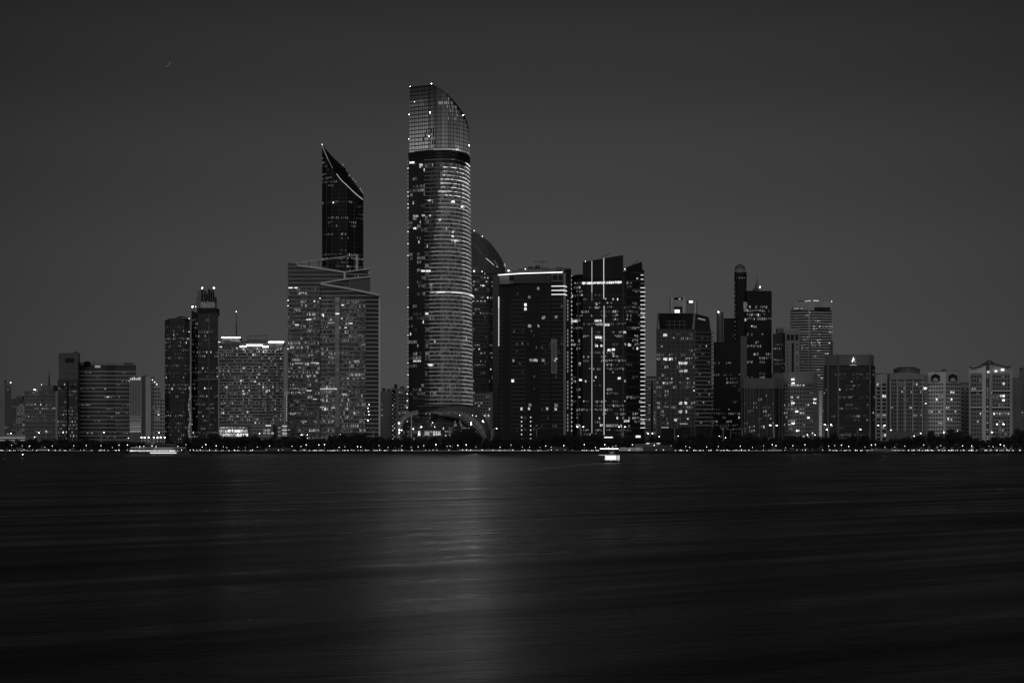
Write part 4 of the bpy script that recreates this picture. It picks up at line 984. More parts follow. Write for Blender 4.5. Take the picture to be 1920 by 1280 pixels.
facade(t, fl, GZ+8, 4.0, 4.6, lights(64,.03,.1,.3,.02,.5,dark=True), wx=.4, wy=.45); t.windows()
Y = 1625
t = Thing('gabled_block', 'pale block split by a dark gap and crowned with two dark triangular gables', 'building', loc(1857,Y))
fl = body(t,'left_half',[(1817,2),(1848.5,0)],[687,685],26,Y,'pale'); f2 = body(t,'right_half',[(1855,0),(1898.5,2)],[683,687],26,Y,'mid')
pbox(t,'stair_gap',1848,1855.5,680,828,Y+3,14,'slate')
R = random.Random(12)
for k in range(30): pbox(t,'stair_light',1850,1853.6,697+k*4.3,698.4+k*4.3,Y+2.5,.3,'strip',.3*R.random()**2)
flat(t,'roof_gable',[(1855.8,674),(1868,681.5),(1856.5,683.5)],Y+2,'darksteel',0,3); flat(t,'roof_gable',[(1854.6,674),(1854.5,683.5),(1842,683.5),(1848,678.5)],Y+2,'darksteel',0,3)
pbar(t,'roof_edge',[(1818,687),(1823,689.5),(1831,688),(1840,686),(1849,680)],Y-.6,1.2,'darksteel'); pbar(t,'roof_edge',[(1857,682),(1868,682.5),(1878,686),(1890,688),(1896,686)],Y-.6,1.2,'darksteel')
for q,x0,x1,sd in ((fl,1820,1841,65),(f2,1861,1893,66)):
    pbox(t,'recessed_bay',x0,x1,699,826,Y-.6,.3,'grey')
    for y in (731.5,762.5): pbox(t,'balcony_beam',x0-1,x1+1.5,y,y+2,Y-1.6,1.0,'white'); pbox(t,'beam_recess',x0,x1+1,y+2.1,y+4.4,Y-.9,.2,'black')
    facade(t, [(X(x0,Y),Y-.7,Zp(700,Y)),(X(x1,Y),Y-.7,Zp(700,Y))], GZ+6, 3.93, 2.55, lights(sd,.16,.15,.8,.09,.8,dark=True,run=2), wx=.5, wy=.5, skip=.1)
    for y in (731.5,762.5): pass
facade(t, [(X(1858,Y),Y-.1,Zp(690,Y)),(X(1861,Y),Y-.1,Zp(690,Y))], GZ+6, 3.93, 1.6, lights(67,.3,.1,.5,.1,.4), wx=.7, wy=.4)
for (x0,x1,y,l) in ((1877,1883,693,1.5),(1865,1870,695.5,1.1),(1851,1855,697,.9),(1879.5,1884,742,1.3),(1879.5,1884,750,1.3),(1880,1884,719,.8),(1875,1878,742,.7)): pbox(t,'bright_room',x0,x1,y-2,y+2,Y-1.2,.3,'strip',l*.8)
t.windows()
Y = 1760
t = Thing('apartment_block', 'dark slim block just right of the gabled block', 'building', loc(1906,Y))
fl = body(t,'block_body',[(1897,0),(1913.5,0)],[708,708],20,Y,'slate'); fins(t,fl[0],fl[1],GZ+5,Zp(711,Y),5,.6,.5,'grey'); facade(t, fl, GZ+8, 3.8, 2.2, lights(68,.08,.05,.3,.05,.5), wx=.5, wy=.5); t.windows()
Y = 1800
t = Thing('office_tower', 'plain dim tower cut by the right edge of the picture', 'tower', loc(1920,Y))
fl = body(t,'tower_body',[(1911,0),(1935,0)],[693,693],24,Y,'slate'); facade(t, fl, GZ+8, 3.8, 2.4, lights(69,.2,.04,.2,.05,.6,run=2), wx=.6, wy=.5, ztop=Zp(735,Y)); pbox(t,'rooftop_plant',1916,1928,689,693,Y+5,8,'slate'); t.windows()

# ------------------------------------------------------------------ where along the shore (for saying which one)
ZONES = [(60,'at the far left end of the shore'),(108,'in front of the dim office block'),(150,'in front of the black stepped tower'),(240,'in front of the banded office block'),
 (308,'in front of the pale apartment blocks at left'),(358,'in front of the lattice tower'),(410,'in front of the crowned tower'),(470,'in front of the glowing hotel lobby'),(540,'in front of the hotel annex'),
 (605,'in front of the glass office left half'),(660,'in front of the glass office middle'),(713,'in front of the glass office right end'),(765,'before the gap left of the tallest tower'),(830,'before the tallest tower left side'),(890,'before the tallest tower shell canopy'),
 (936,'in front of the domed tower foot'),(1000,'before the bannered black tower left half'),(1068,'before the bannered black tower right half'),(1135,'before the line lit black tower left half'),(1212,'before the line lit black tower right half'),
 (1275,'in front of the terrace tower'),(1338,'in front of the terrace tower right side'),(1390,'before the low wing of the dome cluster'),(1470,'in front of the ribbed block'),(1540,'in front of the rounded pale block'),
 (1600,'in front of the emblem block left half'),(1645,'in front of the emblem block right half'),(1740,'in front of the drum roofed block'),(1805,'in front of the arched white block'),(1860,'in front of the gabled block left half'),(9999,'in front of the gabled block right half')]
def zone(px):
    for a, s in ZONES:
        if px < a: return s

# ------------------------------------------------------------------ trees
def make_tree(seed, palm=False):
    R = random.Random(seed)
    root = bpy.data.objects.new('tree', None); C.objects.link(root)
    b = MB(); H = 10.0
    lean = R.uniform(-.4,.4)
    b.tube((0,0,-.2),(lean*.5,0,2.6),.34,.24); b.tube((lean*.5,0,2.6),(lean,0,5.2),.24,.16)
    lobes = []
    for k in range(13):
        a = R.uniform(0,6.28); r = R.uniform(.6,3.3); z = R.uniform(2.9,8.3); 
        e = Vector((lean+r*math.cos(a), r*math.sin(a)*.9, z)); lobes.append((e, R.uniform(1.2,2.2)))
        if k < 6: b.tube((lean*.5,0,2.4+k*.35), e, .13, .05, 5)
    tk = mesh_obj('trunk', b, 'bark', root)
    b = MB()
    for e, r in lobes:
        for _ in range(120):
            while True:
                d = Vector((R.uniform(-1,1),R.uniform(-1,1),R.uniform(-1,1)))
                if .35 < d.length < 1: break
            c = e + Vector((d.x*r*1.15, d.y*r, d.z*r*.85)); s = R.uniform(.2,.52)
            u = Vector((R.gauss(0,1),R.gauss(0,1),R.gauss(0,1))).normalized(); v = u.cross(Vector((R.gauss(0,1),R.gauss(0,1),R.gauss(0,1)))).normalized()
            b.quad(c-u*s, c-v*s*.6, c+u*s, c+v*s*.6)
    mesh_obj('crown', b, 'leaf', root)
    return root
protos = [make_tree(100+k) for k in range(7)]
used = set()
def top_row(px):
    pts = [(-40,822),(40,822),(60,821),(110,818),(150,820),(200,821),(260,826),(310,826),(350,822),(366,814),(410,812),(470,814),(480,815),(540,816),(600,815),(640,812),(662,808),(690,813),(720,817),(765,819),(790,817),(830,812),(860,802),(885,803),(905,812),(930,818),(960,817),(1000,816),(1050,809),(1080,812),(1120,809),(1150,815),(1190,818),(1230,812),(1270,818),(1300,812),(1318,804),(1340,814),(1380,813),(1400,808),(1430,812),(1460,818),(1490,812),(1520,814),(1560,812),(1600,813),(1625,814),(1650,820),(1690,816),(1720,816),(1745,807),(1765,812),(1785,804),(1810,812),(1850,817),(1880,818),(1895,812),(1915,803),(1960,800)]
    for (a,ya),(b_,yb) in zip(pts[:-1],pts[1:]):
        if a <= px <= b_: return ya+(yb-ya)*(px-a)/(b_-a)
    return 815
R = random.Random(42)
px = -30.0; k = 0
def plant(px, Yt, h, wd):
    global k
    i = R.randrange(7); p = protos[i]
    o = p if i not in used else copy_tree(p); used.add(i)
    o.location = (X(px,Yt), Yt, GZ); s = h/9.6; o.scale = (wd, wd, s); o.rotation_euler.z = R.uniform(0,6.28)
    small = h < 10.5
    tag(o, ('dark leafy tree ' if not small else 'low dark tree ') + zone(px), 'tree', ('taller' if not small else 'low')+' shore trees '+zone(px)); k += 1
while px < 1950:
    Yt = R.uniform(1540,1570); y = top_row(px) + R.uniform(-1,6.5)
    plant(px, Yt, (CZ+(HY-y)/F*Yt)-GZ, R.uniform(.8,1.4)); px += R.uniform(6,13)
px = -25.0
while px < 1950:
    Yt = R.uniform(1512,1530); plant(px, Yt, R.uniform(5.5,8.5), R.uniform(.7,1.0)); px += R.uniform(10,18)
for q,(x,y) in enumerate(((1318,803),(865,800),(885,801),(662,808),(1745,806),(1785,803),(1912,802),(680,811),(875,803),(855,806))):
    Yt = 1572; plant(x, Yt, (CZ+(HY-y)/F*Yt)-GZ, 1.35)

# one palm that stands clear of the others
root = bpy.data.objects.new('palm_tree', None); C.objects.link(root); Yt = 1578; root.location = (X(1332,Yt), Yt, GZ)
tag(root, 'tall slim palm tree against the right edge of the terrace tower', 'palm tree')
hh = Zp(776,Yt)-GZ; b = MB(); b.tube((0,0,0),(.5,0,hh*.5),.34,.26,8); b.tube((.5,0,hh*.5),(.7,0,hh),.26,.2,8); mesh_obj('trunk', b, 'bark', root)
b = MB()
for q in range(22):
    a = q*2.4; e = .9-1.5*(q/22); p0 = Vector((.7,0,hh)); d = Vector((math.cos(a),math.sin(a),e)).normalized(); sd = d.cross(Vector((0,0,1))).normalized(); prev = None
    for j in range(7):
        c = p0 + d*(j*.5) + Vector((0,0,-.045*j*j)); wd_ = .42*math.sin((j+1)/8*math.pi)+.04
        if prev: b.quad(prev[0],prev[1],c+sd*wd_,c-sd*wd_)
        prev = (c-sd*wd_, c+sd*wd_)
mesh_obj('crown', b, 'leaf', root)

# clipped hedge line under the trees
b = MB(); R = random.Random(1)
for k_ in range(9000):
    x = R.uniform(-510,510); z = GZ + R.uniform(0,2.0)**1; y = 1507+R.uniform(-1,1); s = R.uniform(.3,.6)
    u = Vector((R.gauss(0,1),R.gauss(0,1),R.gauss(0,1))).normalized(); v = u.cross(Vector((0,0,1))+u*.1+Vector((.2,.3,0))).normalized(); c = Vector((x,y,z)); b.quad(c-u*s,c-v*s,c+u*s,c+v*s)
tag(mesh_obj('undergrowth', b, 'leaf'), 'dark clipped undergrowth along the shore road', 'undergrowth', kind='stuff')

# ------------------------------------------------------------------ lamps
def lamp_proto(h, double, lit, glow):
    root = bpy.data.objects.new('street_lamp', None); C.objects.link(root)
    b = MB(); b.tube((0,0,0),(0,0,h),.16 if h>8 else .09,.10 if h>8 else .06,6); b.tube((0,0,0),(0,0,.7),.26 if h>8 else .16,.26 if h>8 else .16,6); mesh_obj('pole', b, 'line', root)
    for s in ((-1,1) if double else (1,)):
        if h > 8:
            b = MB(); b.tube((0,0,h),(1.5*s,-.6,h+.5),.07,.06,5); mesh_obj('arm', b, 'line', root)
            b = MB(); b.hull([(1.2*s,-1.0,h+.38),(2.3*s,-1.0,h+.5),(2.3*s,-.4,h+.5),(1.2*s,-.4,h+.38)],[(1.3*s,-.9,h+.6),(2.2*s,-.9,h+.68),(2.2*s,-.5,h+.68),(1.3*s,-.5,h+.6)]); hd = mesh_obj('lamp_head', b, 'line', root)
            if lit: b = MB(); b.ball((1.75*s,-.75,h+.3),.32,8,5,.6); mesh_obj('bulb', b, glow, hd)
        else:
            b = MB(); b.tube((0,0,h),(0,0,h+.12),.2,.2,6); hd = mesh_obj('lamp_head', b, 'steel', root)
            b = MB(); b.ball((0,0,h+.3),.24,8,6); mesh_obj('globe', b, glow, hd)
    return root
M['glow'] = mat('sodium_glow', .8, .5, var=0, emit=18); M['glow2'] = vary(mat('globe_glow', .8, .5, var=0, emit=4)); vary(M['glow'], .5, 1.5)
def place(proto, flag, x, y, z, label, cat, group, s=1.0):
    o = proto if not flag[0] else copy_tree(proto); flag[0] = 1
    o.location = (x,y,z); o.scale = (s,s,s); tag(o, label, cat, group); return o
A1, A2, A3 = lamp_proto(14,False,True,'glow'), lamp_proto(14,True,False,'glow'), lamp_proto(14,True,True,'glow')
f1,f2_,f3_ = [0],[0],[0]
R = random.Random(11)
for px, top, kd in ((17,812,1),(22,816,2),(38,816,2),(62,819,1),(69,811,1),(72,818,2),(86,812,2),(136,815,2),(188,812,2),(191,810,1),(246,811,2),(238,821,1),(294,811,1),(366,810,2),(387,812,2),(483,813,1),(562,815,1),(573,815,1),(634,814,1),(604,812,2),(700,806,2),(748,806,1),(771,800,2),(848,806,2),(922,804,2),(926,803,1),(1006,803,2),(1039,818,2),(1088,800,3),(1090,800,2),(1166,800,3),(1169,801,2),(1192,817,1),(1219,812,3),(1232,818,1),(1268,817,1),(1283,817,1),(1265,802,2),(1345,817,1),(1356,800,2),(1357,820,1),(1370,805,2),(1392,803,2),(1450,797,3),(1452,798,2),(1510,815,1),(1524,815,1),(1545,805,1),(1552,796,3),(1554,800,2),(1580,815,2),(1591,812,2),(1608,805,1),(1652,797,3),(1653,800,2),(1665,806,1),(1722,812,1),(1710,817,1),(1764,795,2),(1765,810,1),(1798,815,2),(1855,810,1),(1875,795,3),(1905,809,1),(1914,812,2)):
    Yl = 1575 if kd!=2 else 1585
    h = (CZ+(HY-top)/F*Yl)-GZ; pr, fg = ((A1,f1),(A2,f2_),(A3,f3_))[kd-1]
    place(pr, fg, X(px,Yl), Yl, GZ, ('tall lit street lamp ','tall unlit twin arm lamp pole ','tall lit twin arm street lamp ')[kd-1]+zone(px), 'street lamp', 'tall road lamps '+zone(px), h/14.3)
S1 = lamp_proto(4.2,False,True,'glow2'); g1 = [0]
px = -8.0
while px < 1935:
    Yl = 1484.5; place(S1, g1, X(px,Yl), Yl, GZ+.12, 'short globe lamp on the promenade '+zone(px), 'street lamp', 'promenade globe lamps '+zone(px), R.uniform(.7,1.3)); px += R.choice((7,12,16,20,26,38))*R.uniform(.8,1.2)
# bollard lamps on the second path
def bollard():
    b = MB(); b.tube((0,0,0),(0,0,.9),.12,.1,6); root = bpy.data.objects.new('bollard_light', None); C.objects.link(root); mesh_obj('post', b, 'steel', root)
    b = MB(); b.ball((0,0,1.05),.19,7,5); mesh_obj('globe', b, 'glow2', root); return root
B1 = bollard(); g2=[0]; px=-6.0
while px < 1930:
    Yl = 1480.5; place(B1, g2, X(px,Yl), Yl, GZ+.12, 'small bollard light at the water edge '+zone(px), 'bollard light', 'bollard lights '+zone(px)); px += R.choice((7,12,16,22,30))*R.uniform(.8,1.2)

# columns with floodlights at the left
def flood():
    root = bpy.data.objects.new('floodlight_column', None); C.objects.link(root)
    b = MB(); b.tube((0,0,0),(0,0,10.6),.28,.22,7); mesh_obj('pole', b, 'line', root)
    b = MB(); b.hull([(-.7,-.5,10.6),(.7,-.5,10.6),(.7,.3,10.6),(-.7,.3,10.6)],[(-.9,-.6,11.5),(.9,-.6,11.5),(.9,.3,11.5),(-.9,.3,11.5)]); hd = mesh_obj('lamp_head', b, 'steel', root)
    b = MB(); b.ball((0,-.75,11.05),.42,8,5,.8); mesh_obj('bulb', b, 'glow', hd); return root
FL = flood(); g3=[0]
for x in (265.5,271.5,279,288.5,295.5,301.5,309): 
    place(FL,g3,X(x,1560),1560,GZ+1.5,'bright floodlight on a pale column in the row left of the lattice tower','floodlight','row of floodlight columns')
fp = MB(); fp.tube((0,0,0),(0,0,9.6),.22,.15,6); f0 = mesh_obj('flagpole', fp, 'grey'); first=True
for x in (268.5,274.5,283,286,291,293,299,306,310.5):
    o = f0 if first else f0.copy(); 
    if not first: C.objects.link(o)
    first=False; o.location=(X(x,1558),1558,GZ); tag(o,'bare pole among the floodlight columns left of the lattice tower','pole','bare poles')
t = Thing('railing', 'thin pale railing below the row of floodlight columns', 'railing', loc(290,1505))
b = MB(); b.bar(P(270,832.5,1505),P(330,832.5,1505),.12,.12); t.part('handrail', b, 'line')
for k_ in range(30): b = MB(); b.bar(P(272+k_*2,832.5,1505),P(272+k_*2,836,1505),.1,.1); t.part('baluster', b, 'line')

# ------------------------------------------------------------------ cars along the corniche
def car(m):
    root = bpy.data.objects.new('parked_car', None); C.objects.link(root)
    b = MB(); W = .9
    sec = [(-2.2,.45,.75),(-2.1,.35,.95),(-1.2,.3,1.0),(1.9,.3,1.0),(2.2,.4,.85)]
    rows = []
    for y, z0, z1 in sec: rows.append([(-W*.96,y,z0),(-W,y,(z0+z1)/2),(-W*.9,y,z1),(W*.9,y,z1),(W,y,(z0+z1)/2),(W*.96,y,z0)])
    b.grid(rows); b.quad(*[rows[0][i] for i in (0,2,3,5)]); b.quad(*[rows[-1][i] for i in (0,2,3,5)]); bd = mesh_obj('body', b, m, root)
    b = MB(); b.hull([(-.82,-1.1,1.0),(.82,-1.1,1.0),(.82,1.5,1.0),(-.82,1.5,1.0)],[(-.62,-.4,1.5),(.62,-.4,1.5),(.62,1.0,1.5),(-.62,1.0,1.5)]); mesh_obj('cabin', b, 'black', root)
    for x in (-.85,.85):
        for y in (-1.35,1.35):
            b = MB(); b.tube((x-.1,y,.33),(x+.1,y,.33),.33,.33,10); mesh_obj('wheel', b, 'rubber', root)
    for x in (-.62,.62):
        b = MB(); b.ball((x,-2.2,.68),.14,8,5,.8); mesh_obj('headlight', b, 'carlight', root)
    return root
M['carlight'] = vary(mat('headlight_glow', .8, .4, var=0, emit=6), .1, 1.9)
cars = [car('car'), car('carw')]; cf_ = [[0],[0]]
R = random.Random(21)
runs = [(4,44,4),(50,130,7),(170,232,6),(362,480,10),(545,760,30),(880,1020,8),(1095,1122,6),(1262,1400,18),(1440,1466,2),(1556,1660,12),(1665,1915,34)]
for a, b_, n in runs:
    for q in range(n):
        x = a+(b_-a)*(q+R.uniform(.1,.9))/n; i = R.randrange(2); Yc = R.choice((1488.5,1493,1497.5))
        o = place(cars[i], cf_[i], X(x,Yc), Yc, GZ+.03, ('dark','pale')[i]+' car with its headlights on '+zone(x), 'car', 'cars on the shore road '+zone(x), 1.05); o.rotation_euler.z = R.uniform(-.5,.5)

# ------------------------------------------------------------------ low things at the water edge
t = Thing('hoarding', 'plain dark hoarding at the water edge below the bannered black tower', 'hoarding', (X(1047,1482),1482,GZ)); pbox(t,'panel',1030,1064,838,845,1481.6,.4,'darksteel'); pbox(t,'corner_post',1036,1037,836.5,845,1481.2,.4,'slate')
t = Thing('hoarding', 'plain dark hoarding at the water edge below the hotel annex', 'hoarding', (X(520,1482),1482,GZ)); pbox(t,'panel',498,545,839,845,1481.6,.4,'darksteel'); pbox(t,'corner_post',497,498,838,845,1481.2,.4,'slate')
t = Thing('hoarding', 'long dark hoarding at the water edge below the terrace tower', 'hoarding', (X(1235,1482),1482,GZ)); pbox(t,'panel',1206,1262,837,845.5,1481.6,.4,'darksteel'); pbox(t,'stepped_panel',1234,1254,834,837,1482.2,.4,'darksteel'); 
t = Thing('glowing_wall', 'mottled wall with painted glow right behind the small boat', 'wall', (X(1183,1482),1482,GZ)); 
R = random.Random(3)
for q in range(20): pbox(t,'panel',1163+q*2.1,1165+q*2.1,838+R.random(),845,1481.6,.4,'strip',.04+.08*R.random())  # light on the wall is put in as the panels' own glow
t = Thing('beach_pavilion', 'low pavilion with two lit roof canopies below the line lit black tower', 'pavilion', (X(1215,1490),1490,GZ)); pbox(t,'pavilion_body',1190,1240,833,845,1502,4,'steel')
pbox(t,'canopy_roof',1192,1218,832,833.6,1501,5,'grey'); pbox(t,'canopy_roof',1212,1240,829.6,831.4,1501.5,5,'grey'); 
for x in (1214,1234): pbox(t,'canopy_light',x-2.5,x+3.5,830.2,831.8,1500.8,.3,'strip',.8)
t = Thing('bus_shelter', 'low shelter with a lit front panel below the line lit black tower centre', 'shelter', (X(1140,1500),1500,GZ)); pbox(t,'shelter_body',1130,1152,817,828,1503,3,'black'); pbox(t,'glow_panel',1133,1149,818.5,820.5,1502.6,.3,'strip',1.1); pbox(t,'glow_panel',1192,1201,816,820,1502.6,.3,'strip',1.0)
t = Thing('beach_kiosk', 'small dark kiosk with a pale arched front below the ribbed block', 'kiosk', (X(1491,1484),1484,GZ))
b = MB(); b.ball((X(1491,1484),1485,GZ),2.6,10,5,1.3,half=True); t.part('kiosk_dome', b, 'slate'); pbox(t,'kiosk_opening',1489,1493,839,844.5,1481.8,.4,'black')
# low walls with self-glowing strips, put in for the traffic light trails
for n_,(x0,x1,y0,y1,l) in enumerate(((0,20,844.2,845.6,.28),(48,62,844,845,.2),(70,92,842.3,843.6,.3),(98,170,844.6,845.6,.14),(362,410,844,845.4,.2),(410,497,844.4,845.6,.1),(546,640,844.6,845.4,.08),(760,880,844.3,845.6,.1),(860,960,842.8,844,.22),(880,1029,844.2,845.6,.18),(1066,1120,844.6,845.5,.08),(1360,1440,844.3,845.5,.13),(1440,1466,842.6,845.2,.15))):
    t = Thing('trail_glow_wall', 'low promenade wall with added glow %s' % zone((x0+x1)/2) + (' lower strip' if y1>845 else ' upper strip'), 'wall', (X((x0+x1)/2,1480),1480.2 if y1>845 else 1487,GZ))
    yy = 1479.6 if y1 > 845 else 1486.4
    pbox(t,'wall_face',x0,x1,y0,846.2,yy,.5,'slate'); b = MB(); b.box(X(x0,yy),X(x1,yy),yy-.12,yy-.02,Zp(y1,yy),Zp(y0,yy),l*.6); t.part('glow_strip', b, 'strip')

# ------------------------------------------------------------------ boats
Y = 1400
t = Thing('cruise_boat', 'long white lit cruise boat close to the shore at left', 'boat', (X(298,Y),Y,0))
def px_(x): return X(x,Y)
b = MB(); lo=[];hi=[]
for x,wd in ((240,1.0),(246,4.2),(262,5.2),(320,5.2),(342,4.0),(352,1.6),(357,.3)): lo.append((px_(x+ (2 if x<250 else -3 if x>330 else 0)),wd)); hi.append((px_(x),wd))
b.hull([(x,Y-w_*.7,-.4) for x,w_ in lo]+[(x,Y+w_*.7,-.4) for x,w_ in reversed(lo)],[(x,Y-w_,2.3 if i<5 else 2.9) for i,(x,w_) in enumerate(hi)]+[(x,Y+w_,2.3 if i>1 else 2.9) for i,(x,w_) in enumerate(reversed(hi))]); t.part('hull', b, 'slate')
b = MB(); b.box(px_(262),px_(337),Y-4.6,Y+4.6,2.31,3.6); t.part('main_deck_house', b, 'hull')
b = MB(); b.box(px_(284),px_(333),Y-5.24,Y-5.14,.95,1.75,1.0); t.part('hull_light_band', b, 'strip')
b = MB(); b.box(px_(242),px_(332),Y-4.9,Y+4.9,3.62,3.8); t.part('upper_deck', b, 'hull')
b = MB(); b.box(px_(246),px_(330),Y-4.72,Y-4.62,2.6,3.5,1.0); t.part('deck_window_band', b, 'win')
b = MB(); b.box(px_(262),px_(318),Y-4.76,Y-4.66,2.7,3.3,.5); t.part('deck_light_band', b, 'strip')
b = MB(); b.box(px_(252),px_(326),Y-4.2,Y+4.2,5.6,5.8); t.part('canopy', b, 'hull')
for (x0,x1,l) in ((247,276,.4),(276,318,.2),(318,350,.22)): b = MB(); b.box(px_(x0),px_(x1),Y-4.35,Y-4.22,5.5,5.75,l); t.part('canopy_light', b, 'strip')
b = MB(); b.box(px_(288),px_(326),Y-3.5,Y+3.5,3.82,5.55); t.part('saloon', b, 'grey')
b = MB(); b.box(px_(290),px_(324),Y-3.62,Y-3.52,4.3,5.2,.14); t.part('saloon_window', b, 'win')
for x in range(250,350,6): b = MB(); b.tube((px_(x),Y-4.5,3.8),(px_(x),Y-4.5,5.6 if x<327 else 4.8),.08,.08,5); t.part('stanchion', b, 'hull')
b = MB(); b.bar((px_(243),Y-4.6,4.8),(px_(350),Y-4.6,4.8),.1,.1); t.part('railing', b, 'hull'); b = MB(); b.ball((px_(257),Y-2,6.4),.7); t.part('radar_dome', b, 'hull')
b = MB(); b.tube((px_(310),Y,5.8),(px_(310),Y,9.0),.14,.06); t.part('mast', b, 'steel')

Y = 662
t = Thing('tour_boat', 'small tour boat with brilliant white cabin and bright canopy light', 'boat', (X(1144,Y),Y,0))
x0,x1 = X(1125,Y),X(1161,Y)
b = MB(); sec = [(-.2,0,.3),(0,.7,1.0),(.25,1.1,1.15),(.6,1.2,1.1),(.9,1.15,1.1),(1.0,1.05,1.15)]
lo = [(x0+(x1-x0)*max(s,.02),w_*.75) for s,w_,z in sec]; hi = [(x0+(x1-x0)*s,w_,z) for s,w_,z in sec]
b.hull([(x,Y-w_-.05,-.3) for x,w_ in lo]+[(x,Y+w_+.05,-.3) for x,w_ in reversed(lo)],[(x,Y-w_-.1,z-.25) for x,w_,z in hi]+[(x,Y+w_+.1,z-.25) for x,w_,z in reversed(hi)]); t.part('hull', b, 'hulld')
b = MB(); b.box(X(1133.5,Y),X(1161,Y),Y-1.1,Y+1.1,.92,2.9); t.part('cabin', b, 'hull')
b = MB(); b.box(X(1134.5,Y),X(1154.5,Y),Y-1.16,Y-1.11,1.05,2.8,.95); t.part('lit_side_panel', b, 'strip')
b = MB(); b.box(X(1155,Y),X(1159.5,Y),Y-1.16,Y-1.11,1.05,2.8,.42); t.part('cabin_door', b, 'strip'); b = MB(); b.box(X(1160,Y),X(1161,Y),Y-1.17,Y-1.11,1.0,2.85,1.0); t.part('corner_light', b, 'strip')
b = MB(); b.box(X(1127,Y),X(1162,Y),Y-1.3,Y+1.3,2.92,3.05); t.part('cabin_roof', b, 'hull')
b = MB(); b.bar((X(1122,Y),Y-1.35,2.98),(X(1136,Y),Y-1.35,2.96),.1,.1,.8); t.part('rail_light', b, 'strip')
for x in (1128,1143,1150,1159): b = MB(); b.tube((X(x,Y),Y-1.0,3.0),(X(x,Y),Y-1.0,5.5),.05,.05,5); t.part('canopy_post', b, 'steel')
b = MB(); b.box(X(1142,Y),X(1152,Y),Y-.7,Y+.7,3.06,4.3); t.part('upper_helm', b, 'grey'); b = MB(); b.box(X(1144,Y),X(1150,Y),Y-.76,Y-.71,3.6,4.1,.12); t.part('helm_window', b, 'win')
b = MB(); b.hull([(X(1124.5,Y),Y-1.3,5.35),(X(1159.5,Y),Y-1.3,5.35),(X(1159.5,Y),Y+1.3,5.35),(X(1124.5,Y),Y+1.3,5.35)],[(X(1126,Y),Y-1.2,5.6),(X(1158.5,Y),Y-1.2,5.6),(X(1158.5,Y),Y+1.2,5.6),(X(1126,Y),Y+1.2,5.6)]); t.part('canopy', b, 'hull')
b = MB(); b.box(X(1124.5,Y),X(1159.5,Y),Y-1.42,Y-1.31,5.25,5.6,1.6); t.part('canopy_light', b, 'strip')
b = MB(); b.tube((X(1137,Y),Y,5.6),(X(1137,Y),Y,6.3),.2,.12); t.part('mast', b, 'hull'); 
for x in (1145,1149,1158.5): b = MB(); b.tube((X(x,Y),Y-1.45,.35),(X(x+.5,Y),Y-1.45,1.1),.22,.18); t.part('fender', b, 'hull' if x!=1149 else 'rubber')
Y = 1445
t = Thing('motor_boat', 'dim grey motor boat lying along the sea wall at right', 'boat', (X(1655,Y),Y,0))
b = MB(); pr = [(1624,.4,3.2),(1630,2.2,2.6),(1650,2.6,2.2),(1675,2.4,1.8),(1690,1.8,1.3)]
b.hull([(X(x+1,Y),Y-w_*.7,-.3) for x,w_,z in pr]+[(X(x+1,Y),Y+w_*.7,-.3) for x,w_,z in reversed(pr)],[(X(x,Y),Y-w_,z) for x,w_,z in pr]+[(X(x,Y),Y+w_,z) for x,w_,z in reversed(pr)]); t.part('hull', b, 'darksteel')
b = MB(); b.hull([(X(1634,Y),Y-1.8,2.3),(X(1676,Y),Y-1.8,1.9),(X(1676,Y),Y+1.8,1.9),(X(1634,Y),Y+1.8,2.3)],[(X(1640,Y),Y-1.4,4.3),(X(1672,Y),Y-1.4,4.0),(X(1672,Y),Y+1.4,4.0),(X(1640,Y),Y+1.4,4.3)]); t.part('cabin', b, 'steel')
b = MB(); b.box(X(1642,Y),X(1670,Y),Y-1.85,Y-1.75,2.9,3.5,.03); t.part('cabin_window', b, 'win')
b = MB(); b.bar((X(1632,Y),Y-1.9,4.4),(X(1684,Y),Y-1.9,4.0),.12,.12,.12); t.part('railing', b, 'strip')
# wakes: low foam ridges on the water
def wake(label, pts, wd, lum=0, h=.12):
    b = MB(); rows=[[],[],[]]
    for i,(x,y) in enumerate(pts):
        Yw = CZ*F/(y-HY); c = Vector((X(x,Yw),Yw,0)); k_ = wd*Yw/660
        for r_,dy,z in ((0,-1,-.02),(1,0,h),(2,1,-.02)): rows[r_].append(c+Vector((0,dy*k_*8*(.3 if i in (0,len(pts)-1) else 1),z)))
    b.grid(rows); tag(mesh_obj('foam_wake', b, 'foam'), label, 'wake')
M['foam'] = mat('foam', .28, .6, var=.6, scale=.4)
wake('thin foam wake trailing behind the tour boat', [(820,895),(900,888),(980,881),(1050,875.5),(1100,870.5),(1125,868),(1160,868.5)], 2.2, h=.05)
wake('short foam line ahead of the tour boat', [(1158,868),(1175,866.6),(1190,867.4)], .8, h=.05)
wake('pale bow wave in front of the motor boat', [(1640,850.2),(1660,849.7),(1680,848.9),(1692,850)], .25, h=.5)
wake('long foam line under the cruise boat', [(235,854.2),(260,854.4),(300,854.5),(340,854.4),(362,854.2)], .3, h=.3)
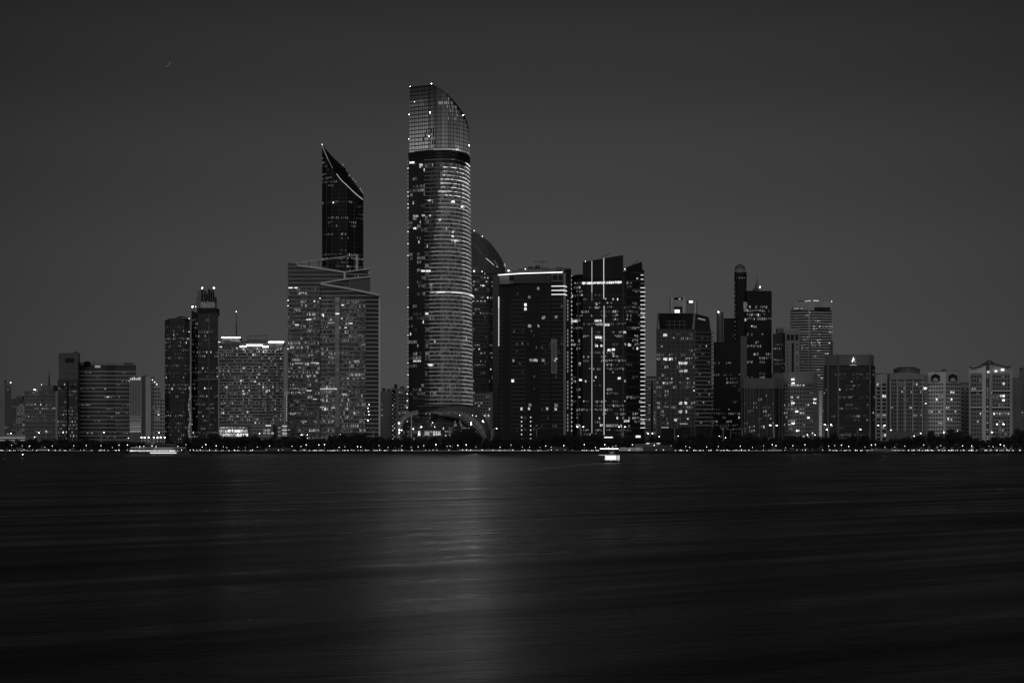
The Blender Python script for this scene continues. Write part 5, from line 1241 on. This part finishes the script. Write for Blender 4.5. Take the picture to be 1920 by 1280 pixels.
# buoys
def buoy():
    root = bpy.data.objects.new('navigation_buoy', None); C.objects.link(root)
    b = MB(); b.tube((0,0,-.3),(0,0,.5),1.0,.8,10); mesh_obj('float', b, 'darksteel', root)
    b = MB(); 
    for a in range(4): b.tube((.6*math.cos(a*1.57),.6*math.sin(a*1.57),.5),(.15*math.cos(a*1.57),.15*math.sin(a*1.57),2.6),.06,.05,5)
    mesh_obj('cage', b, 'darksteel', root); b = MB(); b.ball((0,0,2.75),.24); mesh_obj('lantern', b, 'rubber', root); return root
bu = buoy()
for i,(x,y,s,lb) in enumerate(((42.5,858.5,.75,'small dark buoy with a bright lantern at far left'),(10,861,1.6,'tall unlit dark buoy nearest the left edge'),(750,852.3,1.2,'dark buoy in front of the tallest tower'),(1322,852.3,1.5,'dark buoy in front of the terrace tower'))):
    o = bu if i==0 else copy_tree(bu); Yb = CZ*F/(y-HY); o.location=(X(x,Yb),Yb,0); o.scale=(s,s,s); tag(o,lb,'buoy')
for c_ in bu.children:
    if c_.name.startswith('lantern'):
        me = c_.data.copy(); me.materials.clear(); me.materials.append(M['glow']); c_.data = me
# small aircraft
Y = 4200
t = Thing('aircraft', 'tiny climbing aircraft high in the sky at upper left', 'aircraft', P(316,122,Y))
c = P(316,122,Y); d = Vector((.55,.25,.8)).normalized(); b = MB(); b.tube(c-d*7,c+d*5,.7,.7,8); b.tube(c+d*5,c+d*7,.7,.1,8); t.part('fuselage', b, 'hull')
s_ = d.cross(Vector((0,0,1))).normalized(); b = MB()
for q in (-1,1): b.hull([c+d*1.5+s_*q*.6, c-d*.8+s_*q*.6, c-d*2+s_*q*7, c-d*.9+s_*q*7],[p+Vector((0,0,.15)) for p in (c+d*1.5+s_*q*.6, c-d*.8+s_*q*.6, c-d*2+s_*q*7, c-d*.9+s_*q*7)])
t.part('wing', b, 'hull'); b = MB(); b.ball(c+d*6.5+Vector((0,-1,0)),.9,lum=.15); t.part('landing_light', b, 'strip'); b = MB(); b.ball(c-d*6,.8,lum=.25); t.part('tail_light', b, 'strip')
